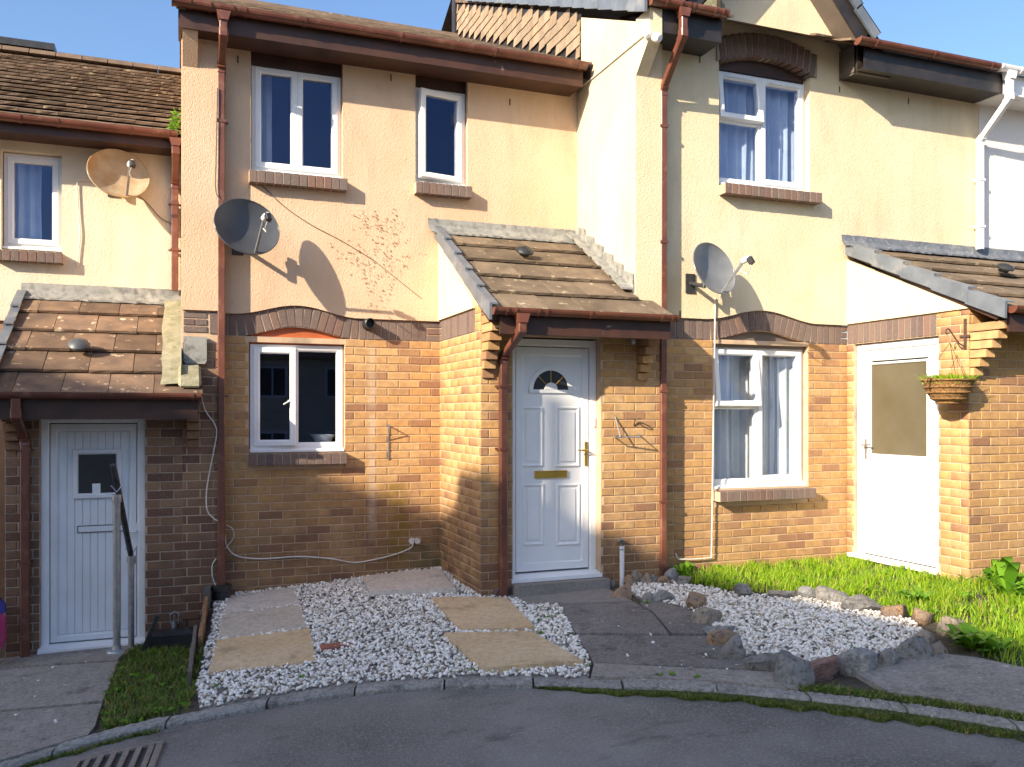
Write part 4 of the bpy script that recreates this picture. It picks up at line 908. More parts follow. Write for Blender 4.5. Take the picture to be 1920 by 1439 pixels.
# boxed foot of the gable on the right
bx = 6.16
obj('gable_foot', MB().prism([(bx, 3.33), (bx + .02, 3.33), (bx + .42, 3.33), (bx + .42, 3.42), (bx + .10, 3.75), (bx, 3.60)], 'y', 6.70, 6.72).add([(bx, 6.70, 3.33), (bx, Y2R, 3.33), (bx, Y2R, 3.62), (bx, 6.70, 3.62)], [(0, 1, 2, 3)]), 'taupe_board', gb)
obj('gable_foot_front', MB().prism([(bx + .004, 3.332), (bx + .42, 3.332), (bx + .42, 3.44), (bx + .18, 3.70), (bx + .004, 3.62)], 'y', 6.68, 6.699), 'black_paint', gb)
obj('valley_mortar', MB().prism([(4.30, 3.58), (4.62, 3.58), (4.62, 3.72), (4.50, 3.80)], 'y', 6.66, 6.76), 'mossy_mortar', rf2)
# porch on the right: side wall with the half-glazed door
bq = obj('porch_side_wall', MB(), 'mortar', house2) if False else None
D2y0, D2y1 = 5.825, 6.86
mbq = MB()
for (a, b, c, d) in ((YP2, D2y0, GB, .92), (D2y1, YM2, GB, .92), (D2y0, D2y1, .688, .92)):
    mbq.add([(XQ, a, c), (XQ, b, c), (XQ, b, d), (XQ, a, d)], [(0, 1, 2, 3)])
    mbq.add([(XQ, b, c), (XQ + .1, b, c), (XQ + .1, b, d), (XQ, b, d)], [(0, 1, 2, 3)])
    if a != YP2: mbq.add([(XQ, a, c), (XQ + .1, a, c), (XQ + .1, a, d), (XQ, a, d)], [(0, 1, 2, 3)])
bqs = obj('porch_side_wall', mbq, 'mortar', house2)
bricks(bqs, XQ, 'x', YP2 - .0055, D2y0 - .002, -1.50, .69, single=False, phase=.03)
bricks(bqs, XQ, 'x', D2y1 + .002, YM2 - .002, -1.50, .69, single=False, phase=.03)
bricks(bqs, XQ, 'x', YP2 - .0055, D2y0 + .02, .69, .98, single=False, phase=.03)
soldier_band(bqs, D2y0 + .02, YM2 - .01, XQ, .692, .885, axis='x')
obj('render_gable', MB().prism([(YM2 + .01, .895), (5.50, .895), (5.50, .90), (YM2 + .01, 1.56)], 'x', XQ - .028, XQ + .05), 'cream_render', house2)
bqf = obj('porch_front_wall', MB().add([(XQ, YP2, GB), (10.5, YP2, GB), (10.5, YP2, .93), (XQ, YP2, .93)], [(0, 1, 2, 3)]), 'mortar', house2)
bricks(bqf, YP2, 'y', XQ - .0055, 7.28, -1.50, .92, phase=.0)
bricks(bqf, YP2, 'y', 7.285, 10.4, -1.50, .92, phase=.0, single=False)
for k in range(6):
    z = .315 + k * CRS; y = YP2 - .05 - k * .058
    one_brick(house2, 'corbel_brick', XQ + .001, XQ + .11, y, YP2 - .009, z + .004, z + CRS - .004, 'buff_brick')
SL = .465
pr2, pit2, gg2, he2 = porch_roof(house2, XQ - .05, 10.4, 10.4, YM2 - .03, 1.70, 5.12, 5, 'roof_tile_brown', .06)
for i in range(5):
    s0 = i * gg2; y0 = 5.12 + s0 * math.cos(pit2) - .012; z0 = he2 + s0 * math.sin(pit2); L = gg2 + .03; y1 = y0 + L * math.cos(pit2); z1 = z0 + L * math.sin(pit2) - .014
    obj('verge_tile', MB().prism([(y0, z0 - .09), (y0 - .006, z0 + .05), (y1, z1 + .032), (y1, z1 - .09)], 'x', XQ - .07 - .002 * (i % 2), XQ - .045).prism([(y0 - .008, z0 + .04), (y0 - .008, z0 + .052), (y1, z1 + .036), (y1, z1 + .026)], 'x', XQ - .0695, XQ + .03), 'slate_plastic', pr2)
flashing(pr2, XQ - .10, 10.4, YM2 - .03, 1.72, pit2, 'dark_lead')
v = WY(1872, 512, 6.2); roof_vent(pr2, v[0], 6.15, he2 + (6.15 - 5.12) * SL + .035, pit2)
obj('porch_fascia', MB().box(XQ + .03, 10.4, 5.15, 5.17, he2 - .19, he2 - .01), 'brown_paint', pr2)
obj('porch_soffit', MB().box(XQ + .03, 10.4, 5.17, YP2 + .02, he2 - .135, he2 - .12), 'black_paint', pr2)
gutter(pr2, XQ + .0, 10.4, 5.148, he2 + .01, r=.052, br=[XQ + .12, XQ + .9])
# the door in the side wall (faces -x)
dX = XQ + .035
def side_ring(y0, y1, z0, z1, wd, xf, xb, ch): 
    m_ = MB().ring(y0, y1, z0, z1, wd, xf, xb, ch); m_.v = [(v[1], v[0], v[2]) for v in m_.v]; return m_
dr2 = obj('door_frame', side_ring(D2y0 + .003, D2y1 - .003, -1.53, .686, .068, dX, dX + .07, .010), 'pvc_white', house2)
obj('threshold', MB().box(dX - .10, dX + .02, D2y0 - .03, D2y1 + .03, -1.43, -1.395), 'pvc_white', dr2)
gA, gB_ = WX(1642, 875, dX), WX(1745, 672, dX); gy1, gz0 = gA; gy0, gz1 = gB_
gz0 = -.42; gz1 = .50; gy1 = 6.62; gy0 = 5.96
leaf = side_ring(D2y0 + .066, D2y1 - .066, -1.385, .612, .10, dX + .008, dX + .05, .010)
leaf.box(dX + .012, dX + .05, D2y0 + .15, D2y1 - .15, -1.30, gz0)
obj('door_leaf', leaf, 'pvc_white', dr2)
obj('pane_bead', side_ring(D2y0 + .155, D2y1 - .155, gz0, .495, .022, dX + .004, dX + .05, .008), 'pvc_white', dr2)
obj('pane', MB().box(dX + .022, dX + .028, D2y0 + .16, D2y1 - .16, gz0, .49), 'frosted_glass', dr2)
hy, hz = WX(1652, 836, dX); hy = D2y1 - .12; obj('door_handle', MB().box(dX - .004, dX + .008, hy - .013, hy + .013, hz - .14, hz + .06).tube([(dX, hy, hz), (dX - .05, hy, hz)], .009, 8).tube([(dX - .048, hy + .01, hz), (dX - .05, hy - .11, hz + .006)], .009, 8), 'zinc', dr2, smooth=True)
obj('letterbox', side_ring(6.10, 6.42, -.63, -.545, .010, dX - .002, dX + .02, .003).box(dX + .003, dX + .012, 6.108, 6.412, -.622, -.553), 'pvc_white', dr2)
obj('hall_interior', MB().box(dX + .072, dX + .8, D2y0 - .1, D2y1 + .08, -1.6, .85), 'room', dr2)

for px_, py_, Y_, H_ in ((446, 112, YM1 - .03, house1), (733, 146, YM1 - .03, house1), (956, 192, YM1 - .03, house1), (1574, 168, Y2R, house2), (1703, 190, Y2R, house2), (1312, 112, Y2R, house2), (1275, 590, Y2R, house2)):
    q_ = WY(px_, py_, Y_); obj('weep_vent', MB().box(q_[0] - .006, q_[0] + .006, Y_ - .004, Y_ + .01, q_[1] - .032, q_[1] + .032), 'iron', H_)

# ================================================================== house at the far right (white render)
house3 = empty('terraced_house', 9.4, 7.0, -1.4, label='white rendered terraced house with white gutter at the right edge of the picture', cat='house')
wall_render(house3, sheet_with_holes(MB(), 8.052, 10.9, 1.55, 3.55, Y2R - .002, Y2R + .1, []), 'white_render')
fascia_soffit(house3, 8.0, 10.9, 6.60, Y2R, 3.34, 3.53, 'pvc_white')
gutter(house3, 7.83, 10.9, 6.575, 3.58, mat='pvc_white', br=[7.86, 8.13, 8.6], ends=(0, 1))
xw = WY(1837.5, 300, 6.87)[0]; xo = WY(1893, 150, 6.52)[0]
downpipe(house3, [(xo, 6.52, 3.50), (xo, 6.52, 3.26), (xw, 6.87, 2.92), (xw, 6.87, 1.76)], mat='pvc_white', clips=[(xw, 6.87, 2.5), (xw, 6.87, 2.0)], hopper=(xo, 6.52, 3.53))
rf3 = obj('main_roof', MB().add([(8.41, 6.58, 3.55), (8.41, 12.3, 6.21), (11, 12.3, 6.21), (11, 6.58, 3.55)], [(0, 3, 2, 1)]), 'roof_tile_dark', house3)
sp = WY(1893, 212, 6.8); obj('soffit_vent', MB().lathe((sp[0], 6.74, 3.333), [(0, 0), (.05, 0), (.055, .006)], 16), 'pvc_white', house3)

# ================================================================== house on the left
house0 = empty('terraced_house', -1.5, 9.2, -1.95, label='left-hand lower terraced house with mossy tiled porch over a blue-white door', cat='house')
W0 = (-1.565, -1.065, 1.52, 2.47)
wall_render(house0, sheet_with_holes(MB(), -3.6, -.001, .86, 2.62, YM0 - .03, YM0 + .05, [W0]), 'pale_render')
window(house0, YM0, -1.558, -1.070, 1.53, 2.44, [(0, 1, 0, 1, 'sash')], recess=.05, curtain=[(0, .62, 'curtain', .06)])
sill_bricks(house0, -1.62, -1.045, YM0 + .03, YM0 - .12, 1.405, 1.505)
obj('window_head', MB().box(-1.60, -1.03, YM0 - .034, YM0 + .08, 2.445, 2.54), 'pale_render', house0)
fascia_soffit(house0, -3.6, -.005, 8.86, YM0 - .02, 2.535, 2.645)
gutter(house0, -3.6, -.045, 8.84, 2.655, br=[-1.35, -1.05, -.45, -.12])
P27 = math.atan(.49)
rf0 = obj('main_roof', MB().add([(-3.7, 8.86, 2.63), (-.002, 8.86, 2.63), (-.002, 13.3, 4.806), (-3.7, 13.3, 4.806), (-.002, 17, 2.9), (-3.7, 17, 2.9)], [(0, 1, 2, 3), (3, 2, 4, 5)]), 'black_paint', house0)
tiled_slope(rf0, -2.45, -.004, 8.80, 2.64, P27, 16, .308, .33, 'roof_tile_dark', .07, step=.048, t=.026, wob=.006)
for i in range(8): obj('ridge_tile', MB().prism([(13.14, 4.84), (13.19, 4.91), (13.27, 4.945), (13.35, 4.945), (13.43, 4.91), (13.48, 4.84)], 'x', -.32 * (i + 1) + .004, -.32 * i - .006), 'roof_tile_dark', rf0)
obj('ridge_vent', MB().box(-2.4, -1.62, 13.18, 13.42, 4.93, 5.02), 'black_plastic', rf0)
xg = WY(328, 400, 9.12)[0]
downpipe(house0, [(xg + .01, 8.785, 2.56), (xg + .01, 8.785, 2.47), (xg, 9.10, 2.25), (xg, 9.10, 1.20)], clips=[(xg, 9.10, 2.05), (xg, 9.10, 1.6)], hopper=(xg + .01, 8.785, 2.60))
# ground floor, door under the porch
D0 = (-1.085, -.295, -1.965, -.02)
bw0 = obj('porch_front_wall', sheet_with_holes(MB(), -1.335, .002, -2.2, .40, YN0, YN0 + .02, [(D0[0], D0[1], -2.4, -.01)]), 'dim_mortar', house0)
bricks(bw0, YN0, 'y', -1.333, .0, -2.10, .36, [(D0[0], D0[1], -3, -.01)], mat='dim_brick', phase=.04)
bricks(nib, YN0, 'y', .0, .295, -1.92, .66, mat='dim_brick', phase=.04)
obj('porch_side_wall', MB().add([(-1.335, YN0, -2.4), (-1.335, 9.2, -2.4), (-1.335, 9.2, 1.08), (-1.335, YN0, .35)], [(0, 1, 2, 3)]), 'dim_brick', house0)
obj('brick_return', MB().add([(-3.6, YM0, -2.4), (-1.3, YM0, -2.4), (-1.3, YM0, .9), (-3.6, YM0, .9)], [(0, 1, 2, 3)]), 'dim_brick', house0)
for k in range(6):
    z = -.30 + k * CRS; y = YN0 - .03 - k * .05
    for x in (-1.333, .035): one_brick(house0, 'corbel_brick', x, x + .105, y, YN0 - .009, z + .004, z + CRS - .004, 'dim_brick')
SL = .60
pr0, pit0, gg0, he0 = porch_roof(house0, -1.40, .16, -.01, YM0 - .03, 1.135, 7.53, 5, 'roof_tile_red', .12, cols=.335)
for i in range(5):
    s0 = i * gg0; y0 = 7.53 + s0 * math.cos(pit0) - .012; z0 = he0 + s0 * math.sin(pit0); L = gg0 + .03; y1 = y0 + L * math.cos(pit0); z1 = z0 + L * math.sin(pit0) - .014
    obj('verge_tile', MB().prism([(y0, z0 - .085), (y0 - .006, z0 + .045), (y1, z1 + .030), (y1, z1 - .085)], 'x', -1.43 - .002 * (i % 2), -1.41).prism([(y0 - .008, z0 + .038), (y0 - .008, z0 + .05), (y1, z1 + .036), (y1, z1 + .026)], 'x', -1.4295, -1.355), 'slate_plastic', pr0)
flashing(pr0, -1.40, -.01, YM0 - .03, 1.145, pit0)
mb = MB()
for i in range(12):
    y = 7.62 + i * .13; z = he0 + (y - 7.53) * SL + .028; mb.v += [(-.165 + random.uniform(-.01, .01), y, z), (-.09, y, z + .008), (-.012, y, z + .012), (-.008, y, z + .12)]
for i in range(11):
    for j in range(3): mb.f.append((i * 4 + j, i * 4 + 1 + j, i * 4 + 5 + j, i * 4 + 4 + j))
obj('valley_lining', mb, 'mossy_mortar', pr0)
obj('mortar_fillet', MB().prism([(7.56, .205), (7.60, .30), (7.78, .40), (7.94, .42), (7.94, .33), (7.70, .24)], 'x', -.03, .15), 'mossy_mortar', pr0, bev=.02)
v = WY(148, 634, 8.1); roof_vent(pr0, v[0], 8.12, he0 + (8.12 - 7.53) * SL + .035, pit0, 'dish_grey')
obj('porch_fascia', MB().box(-1.40, .12, 7.56, 7.585, he0 - .20, he0 - .01), 'brown_paint', pr0)
obj('porch_soffit', MB().box(-1.40, .12, 7.585, YN0 + .02, he0 - .14, he0 - .125), 'black_paint', pr0)
gutter(pr0, -1.5, .145, 7.552, he0 + .01, r=.05, br=[-.62, .08])
xd = WY(47, 950, 7.92)[0]; xo = WY(30, 770, 7.5)[0]
downpipe(house0, [(xo, 7.50, he0 - .04), (xo, 7.50, he0 - .17), (xd, 7.92, he0 - .36), (xd, 7.92, -1.98)], clips=[(xd, 7.92, -.30), (xd, 7.92, -1.2)])
lead = obj('lead_slab', MB().prism([(.012, .66), (.20, .66), (.20, .45), (.185, .425), (.03, .425), (.012, .45)], 'y', YN0 - .045, YN0 - .012), 'lead', house0)
dr0 = pvc_door(house0, D0[0], D0[1], -1.965, -.02, YN0 + .045)
ya = YN0 + .055; lx0, lx1, lz0, lz1 = D0[0] + .068, D0[1] - .068, -1.90, -.09
obj('door_leaf', MB().ring(lx0, lx1, lz0, lz1, .055, ya, ya + .05, .012).box(lx0 + .04, lx1 - .04, ya + .020, ya + .05, lz0 + .04, lz1 - .04), 'pvc_grey_white', dr0)
n = 9; bw_ = (lx1 - lx0 - .13) / n
for i in range(n):
    a = lx0 + .065 + i * bw_
    obj('door_board', MB().box(a + .0025, a + bw_ - .0025, ya + .011, ya + .03, lz0 + .065, lz1 - .065), 'pvc_grey_white', dr0, bev=.002)
wa, wb = WY(136, 936, ya), WY(228, 842, ya)
obj('glazing_frame', MB().ring(wa[0], wb[0], wa[1], wb[1], .045, ya - .012, ya + .03, .014), 'pvc_grey_white', dr0)
obj('pane', MB().box(wa[0] + .04, wb[0] - .04, ya + .0, ya + .006, wa[1] + .04, wb[1] - .04), 'dark_glass', dr0)
sx_, sz_ = WY(181, 916, ya); obj('window_sticker', MB().box(sx_ - .032, sx_ + .03, ya - .004, ya - .001, sz_ - .04, sz_ + .04), 'pvc_white', dr0)
obj('window_sticker_mark', MB().box(sx_ - .014, sx_ + .012, ya - .0055, ya - .0045, sz_ - .012, sz_ + .008), 'pvc_grey_white', dr0)
la, lb_ = WY(145, 1000, ya), WY(232, 983, ya)
obj('letterbox', MB().ring(la[0], lb_[0], la[1], lb_[1], .006, ya + .0, ya + .02, .002), 'black_plastic', dr0)
obj('letterbox_flap', MB().box(la[0] + .006, lb_[0] - .006, ya + .003, ya + .02, la[1] + .006, lb_[1] - .006), 'pvc_grey_white', dr0)
hx, hz = WY(256, 996, ya); obj('door_handle', MB().box(hx - .012, hx + .012, ya - .008, ya + .002, hz - .13, hz + .07).tube([(hx, ya - .006, hz), (hx, ya - .045, hz)], .008, 8).tube([(hx, ya - .044, hz), (hx - .10, ya - .046, hz)], .008, 8), 'pvc_grey_white', dr0, smooth=True)

# ================================================================== gardens and paths
def px_poly(P): return [gp(*p) for p in P]
def kerb_back(pa, pb, n=24, off=.09):
    P = kerb_at(np.linspace(s_of_px(pa), s_of_px(pb), n)); return [(p[0] + DIR[0] * off, p[1] + DIR[1] * off) for p in P]
bed1 = px_poly([(405, 1112), (560, 1096), (690, 1076), (825, 1064)]) + [(XP - .01, YN1 - .02), (2.6, YN1 - .10)] + px_poly([(990, 1136), (1046, 1132), (1080, 1190), (1108, 1243)]) + kerb_back(1106, 366) + px_poly([(368, 1290), (395, 1180)])
patch('gravel_bed', bed1, 'gravel_bed', off=-.012, thick=.03, step=.10, kind='structure')
bed2 = px_poly([(1165, 1106), (1190, 1088), (1250, 1090), (1300, 1100), (1390, 1114), (1480, 1118), (1600, 1138), (1700, 1160), (1740, 1190), (1700, 1215), (1610, 1232), (1540, 1246), (1440, 1238), (1375, 1215), (1330, 1165), (1290, 1140), (1210, 1124)])
patch('gravel_bed', bed2, 'gravel_bed', off=-.006, thick=.03, step=.10, kind='structure')
slabs = [([(427, 1118), (552, 1101), (561, 1132), (417, 1151)], 'slab_pale', 'pale grey-white slab furthest back of the three in a row left of the gravel', 0),
         ([(416, 1153), (562, 1134), (579, 1177), (408, 1198)], 'slab_grey', 'grey-buff slab in the middle of the three in a row left of the gravel', 0),
         ([(407, 1200), (580, 1179), (593, 1240), (389, 1262)], 'slab_buff', 'buff slab nearest the kerb of the three in a row, with a dark blotch', 0),
         ([(680, 1082), (822, 1066), (855, 1104), (694, 1110)], 'slab_pale', 'pale slab lying raised against the porch wall corner', .035),
         ([(808, 1121), (950, 1122), (1004, 1177), (863, 1180)], 'slab_buff', 'yellow-buff slab laid slantwise in the gravel in front of the porch pipe', .01),
         ([(833, 1187), (996, 1184), (1094, 1239), (907, 1253)], 'slab_buff', 'yellow-buff slab with a whitened left edge, nearest the kerb beside the path', .02)]
slabP = []
for P, m_, lab, up in slabs:
    Q = [gp(*p, up + .012) for p in P]; slabP.append(Q)
    patch('paving_slab', Q, m_, off=.014 + up, thick=.045, step=.12, label=lab, cat='paving slab', group='loose paving slabs in the middle garden')
# concrete paths (cast in bays with open joints)
path = empty('path', 3.0, 5.6, -1.55, kind='structure')
for P, m_ in [([(990, 1137), (948, 1113), (1133, 1101), (1186, 1127), (1047, 1131)], 'step_concrete'),
              ([(1049, 1133), (1188, 1129), (1221, 1148), (1255, 1188), (1080, 1187)], 'dark_concrete'),
              ([(1192, 1129), (1235, 1126), (1305, 1150), (1345, 1189), (1260, 1188), (1225, 1148)], 'dark_concrete'),
              ([(1081, 1191), (1347, 1193), (1385, 1232), (1445, 1257), (1180, 1244), (1113, 1240)], 'dark_concrete')]:
    patch('path_bay', [gp(*p, .008) for p in P], m_, off=.008, thick=.06, step=.10, wob=.003, parent=path)
fr = kerb_back(1508, 1112, 14, .094)
patch('path_bay', [gp(1114, 1243, .006), gp(1180, 1247, .006), gp(1446, 1260, .006), gp(1500, 1272, .006)] + fr, 'path_concrete', off=.006, thick=.06, step=.10, parent=path)
path2 = empty('path', -.8, 7, -1.97, kind='structure')
patch('path_bay', [(-1.9, YN0 - .0), (-.28, YN0 - .0), gp(226, 1232), gp(221, 1239), gp(0, 1255), gp(-150, 1264)], 'path_concrete', off=.008, thick=.08, step=.12, parent=path2)
patch('path_bay', [gp(-150, 1268), gp(0, 1258), gp(221, 1242), gp(208, 1280), gp(192, 1316), gp(0, 1333), gp(-150, 1345)], 'path_concrete', off=.006, thick=.08, step=.12, parent=path2)
patch('path_bay', [gp(-150, 1350), gp(0, 1337), gp(191, 1320), gp(178, 1362)] + kerb_back(150, -140, 8, .096), 'path_concrete', off=.004, thick=.08, step=.12, parent=path2)
patch('pavement', px_poly([(1600, 1262), (1625, 1250), (1690, 1238), (1755, 1228), (1830, 1236), (1950, 1262), (2100, 1300)]) + kerb_back(2080, 1700, 10, .20) , 'path_concrete', off=.012, thick=.05, step=.12, kind='structure')

# ------------------------------------------------------------------ pebbles, grass, weeds (nobody could count them)
def ico():
    bm = bmesh.new(); bmesh.ops.create_icosphere(bm, subdivisions=1, radius=1); v = np.array([x.co[:] for x in bm.verts]); f = np.array([[q.index for q in x.verts] for x in bm.faces]); bm.free(); return v, f
IV, IF = ico()
def scatter(poly, n, excl=(), edge=0):
    P = np.array(poly); out = np.zeros((0, 2))
    while len(out) < n:
        q = RNG.uniform(P.min(0), P.max(0), (n * 2, 2)); k = inpoly(q[:, 0], q[:, 1], poly)
        for e in excl: k &= ~inpoly(q[:, 0], q[:, 1], e)
        out = np.concatenate([out, q[k]])
    return out[:n]
def pebbles(name, pts, r0, r1, lift, m, **tags):
    n = len(pts); z = terr(pts[:, 0], pts[:, 1]); s = RNG.uniform(r0, r1, (n, 1)) * RNG.uniform(.6, 1.15, (n, 3)); s[:, 2] *= .72
    a = RNG.uniform(0, 6.3, n); v = IV[None] * s[:, None, :] * RNG.uniform(.82, 1.12, (n, len(IV), 1))
    tl = RNG.normal(0, .35, (n, 1)); v[:, :, 2] += v[:, :, 0] * tl
    c, s_ = np.cos(a)[:, None], np.sin(a)[:, None]; x = v[:, :, 0] * c - v[:, :, 1] * s_; y = v[:, :, 0] * s_ + v[:, :, 1] * c
    V = np.stack([x + pts[:, 0][:, None], y + pts[:, 1][:, None], v[:, :, 2] + (z + lift + RNG.uniform(-.006, .014, n))[:, None]], -1).reshape(-1, 3)
    Fc = (IF[None] + (np.arange(n) * len(IV))[:, None, None]).reshape(-1, 3)
    return finish(raw_mesh(name, V, Fc, m, np.repeat(RNG.random(n), len(IV))), **tags)
sh = lambda P, k: [tuple(np.mean(P, 0) + (np.array(p) - np.mean(P, 0)) * k) for p in P]
pebbles('white_gravel', scatter(bed1, 9800, [sh(q, .97) for q in slabP]), .008, .0195, .0, 'white_pebble', kind='stuff', label='white pebble gravel between the slabs in the middle garden', cat='gravel')
pebbles('white_gravel', scatter(bed2, 7000), .008, .0195, .004, 'white_pebble', kind='stuff', label='white pebble gravel inside the ring of rocks beside the path', cat='gravel')
strayp = np.array([gp(random.uniform(1150, 1500), random.uniform(1130, 1262)) for _ in range(26)] + [gp(random.uniform(20, 190), random.uniform(1240, 1360)) for _ in range(10)])
pebbles('stray_pebbles', strayp, .006, .014, .012, 'white_pebble', kind='stuff', label='stray white pebbles lying on the paths', cat='pebbles')
def blades(name, pts, h0, h1, wd, m, lean=.5, hf=None, **tags):
    n = len(pts); z = (hf or terr)(pts[:, 0], pts[:, 1]) if not isinstance(hf, np.ndarray) else hf
    H = RNG.uniform(h0, h1, n); a = RNG.uniform(0, 6.3, n); L = RNG.uniform(.15, 1, n) * lean * H; b = a + RNG.normal(0, .5, n)
    W_ = RNG.uniform(.6, 1.2, n) * wd; rows = []
    for t, ww in ((0, 1), (.5, .8), (1, .08)):
        px_ = pts[:, 0] + np.cos(b) * L * t**1.6; py_ = pts[:, 1] + np.sin(b) * L * t**1.6; pz = z - .01 + H * t * (1 - .18 * t)
        dx = -np.sin(a) * W_ * ww; dy = np.cos(a) * W_ * ww
        rows += [np.stack([px_ - dx, py_ - dy, pz], -1), np.stack([px_ + dx, py_ + dy, pz], -1)]
    V = np.stack(rows, 1).reshape(-1, 3); base = (np.arange(n) * 6)[:, None, None]
    Fc = (np.array([[0, 1, 3, 2], [2, 3, 5, 4]])[None] + base).reshape(-1, 4)
    return finish(raw_mesh(name, V, Fc, m, np.repeat(RNG.random(n), 6)), **tags)
def clumped(poly, n, k, sd):
    c = scatter(poly, k); i = RNG.integers(0, k, n * 2); q = c[i] + RNG.normal(0, sd, (n * 2, 2)); return q[inpoly(q[:, 0], q[:, 1], poly)][:n]
lawn = [(4.15, YM2 - .02), (XQ - .02, YM2 - .02), (XQ - .02, YP2 - .02), (10, YP2 - .02), (10, 2.6)] + px_poly([(1990, 1262), (1900, 1250), (1830, 1228), (1790, 1180), (1730, 1160), (1640, 1138), (1540, 1116), (1470, 1112), (1400, 1108), (1330, 1104), (1290, 1092)])
P_ = scatter(lawn, 40000); P_ = P_[(P_[:, 0] < 9.2)]; P_ = P_[RNG.random(len(P_)) < .55 + .45 * np.sin(P_[:, 0] * 5.1 + 2 * np.sin(P_[:, 1] * 4.3)) * np.sin(P_[:, 1] * 6.7 + P_[:, 0] * 2)]
blades('lawn_grass', np.concatenate([P_, clumped(lawn, 16000, 160, .05)]), .025, .12, .0042, 'grass_blade', .9, kind='stuff', label='bright sunlit grass in front of the right-hand house', cat='grass')
g0 = px_poly([(222, 1242), (238, 1222), (262, 1212), (330, 1205), (382, 1200), (375, 1250), (362, 1300), (352, 1326)]) + kerb_back(345, 178, 8, .092) + px_poly([(196, 1318)])
blades('rough_grass', np.concatenate([scatter(g0, 2200), clumped(g0, 5200, 70, .035)]), .02, .075, .004, 'rough_grass', 1.1, kind='stuff', label='rough dark grass patch between the left path and the timber edging', cat='grass')
# low leafy weeds
def leafy(name, pts, r0, r1, m, up=.5, nl=7, **tags):
    V = []; Fc = []; Rn = []; k = 0
    for x, y in pts:
        z = T(x, y); 
        for j in range(nl):
            a = random.uniform(0, 6.3); L = random.uniform(r0, r1); e = random.uniform(.2, 1) * up; w_ = L * random.uniform(.18, .30); rr = random.random()
            d = np.array([math.cos(a), math.sin(a)]); n_ = np.array([-d[1], d[0]])
            for t, ww, zz in ((0, .15, 0), (.35, 1, .6), (.7, .8, .9), (1, .05, .75)):
                for s in (-1, 1):
                    q = np.array([x, y]) + d * L * t + n_ * w_ * ww * s; V.append((q[0], q[1], z + .005 + L * e * zz + (.0 if s < 0 else .004)))
                    Rn.append(rr)
            for t in range(3): Fc.append((k + 2 * t, k + 2 * t + 1, k + 2 * t + 3, k + 2 * t + 2))
            k += 8
    return finish(raw_mesh(name, V, Fc, m, Rn), **tags)
leafy('broad_weeds', [tuple(p) for p in scatter(lawn, 240) if p[0] < 8], .03, .08, 'weed_leaf', .7, kind='stuff', label='broad-leaved weeds scattered through the sunlit grass', cat='weeds')
leafy('broad_weeds', [tuple(p) for p in scatter(g0, 90)], .015, .05, 'weed_leaf', .6, kind='stuff', label='small leafy weeds in the rough grass beside the left path', cat='weeds')
leafy('dock_plant', [gp(1712, 1128), gp(1722, 1132), gp(1700, 1130), gp(1690, 1126), gp(1730, 1124)], .05, .13, 'weed_leaf', .9, 11, label='broad-leaved dock plant at the lawn edge behind the gravel ring', cat='plant')
leafy('dandelion_plant', [gp(1812, 1210), gp(1830, 1214), gp(1800, 1206), gp(1850, 1222), gp(1840, 1206), gp(1822, 1220), gp(1868, 1228)], .06, .16, 'weed_leaf', .9, 16, label='large leafy dandelion clump at the right end of the rock ring', cat='plant')
leafy('spiky_plant', [gp(1885, 1108), gp(1900, 1112), gp(1868, 1104), gp(1890, 1118), gp(1912, 1122)], .08, .20, 'weed_leaf', 1.7, 12, label='upright pointed-leaf plant at the right edge of the lawn', cat='plant')
leafy('leafy_shrub', [gp(1283 + random.uniform(-14, 18), 1080 + random.uniform(-6, 8)) for _ in range(14)], .03, .085, 'weed_leaf', 1.6, 13, label='leafy weed clump growing behind the brown pipe by the right-hand wall', cat='plant')
leafy('garden_weeds', [gp(*p) for p in ((1030, 1158), (1440, 1198), (1600, 1222), (1610, 1230), (1640, 1180), (1632, 1176), (1010, 1165), (1022, 1160), (885, 1258), (1057, 1242), (1100, 1250), (1085, 1215), (1070, 1190), (1012, 1190), (565, 1272), (405, 1290), (690, 1196), (1200, 1133), (1215, 1132), (1235, 1268), (1260, 1268), (1305, 1272))], .012, .035, 'weed_leaf', .6, 10, kind='stuff', label='small green weeds poking through the gravel and path joints', cat='weeds')
# moss and grass strip in the kerb channel
def channel(pa, pb, n, wmax, sd=0):
    S = RNG.uniform(s_of_px(pa), s_of_px(pb), n); P = kerb_at(S); tt = (S - s_of_px(pa)) / (s_of_px(pb) - s_of_px(pa))
    wv = np.interp(tt, [0, .1, .35, .6, .8, 1], [.02, .5, .75, 1, .9, .7]) * wmax * (1 + .35 * np.sin(S * 9) * np.sin(S * 23)); d = RNG.random(n)**.8 * wv
    return np.stack([P[:, 0] - DIR[0] * d, P[:, 1] - DIR[1] * d], -1), P[:, 2] - .047 + .006
q, z = channel(1000, 2080, 15000, .135)
blades('kerb_moss', q, .010, .034, .004, 'rough_grass', 1.2, hf=z, kind='stuff', label='strip of moss and short grass along the foot of the kerb', cat='moss')
q, z = channel(-60, 300, 1600, .07); blades('kerb_weeds', q, .01, .04, .004, 'rough_grass', 1.2, hf=z, kind='stuff', label='weeds growing under the kerb above the road drain', cat='weeds')
mossp = [kerb_at(np.array([s_of_px(p)]))[0] for p in np.linspace(1000, 2080, 60)]
mb = MB()
for i, p in enumerate(mossp):
    wv = .135 * np.interp(i / 59, [0, .1, .35, .6, .8, 1], [.05, .5, .75, 1, .9, .7]) * (1 + .25 * math.sin(i * 1.7))
    mb.v += [(p[0] + .004, p[1] - .002, p[2] - .030), (p[0] - DIR[0] * wv * .6, p[1] - DIR[1] * wv * .6, p[2] - .036), (p[0] - DIR[0] * wv, p[1] - DIR[1] * wv, p[2] - .056)]
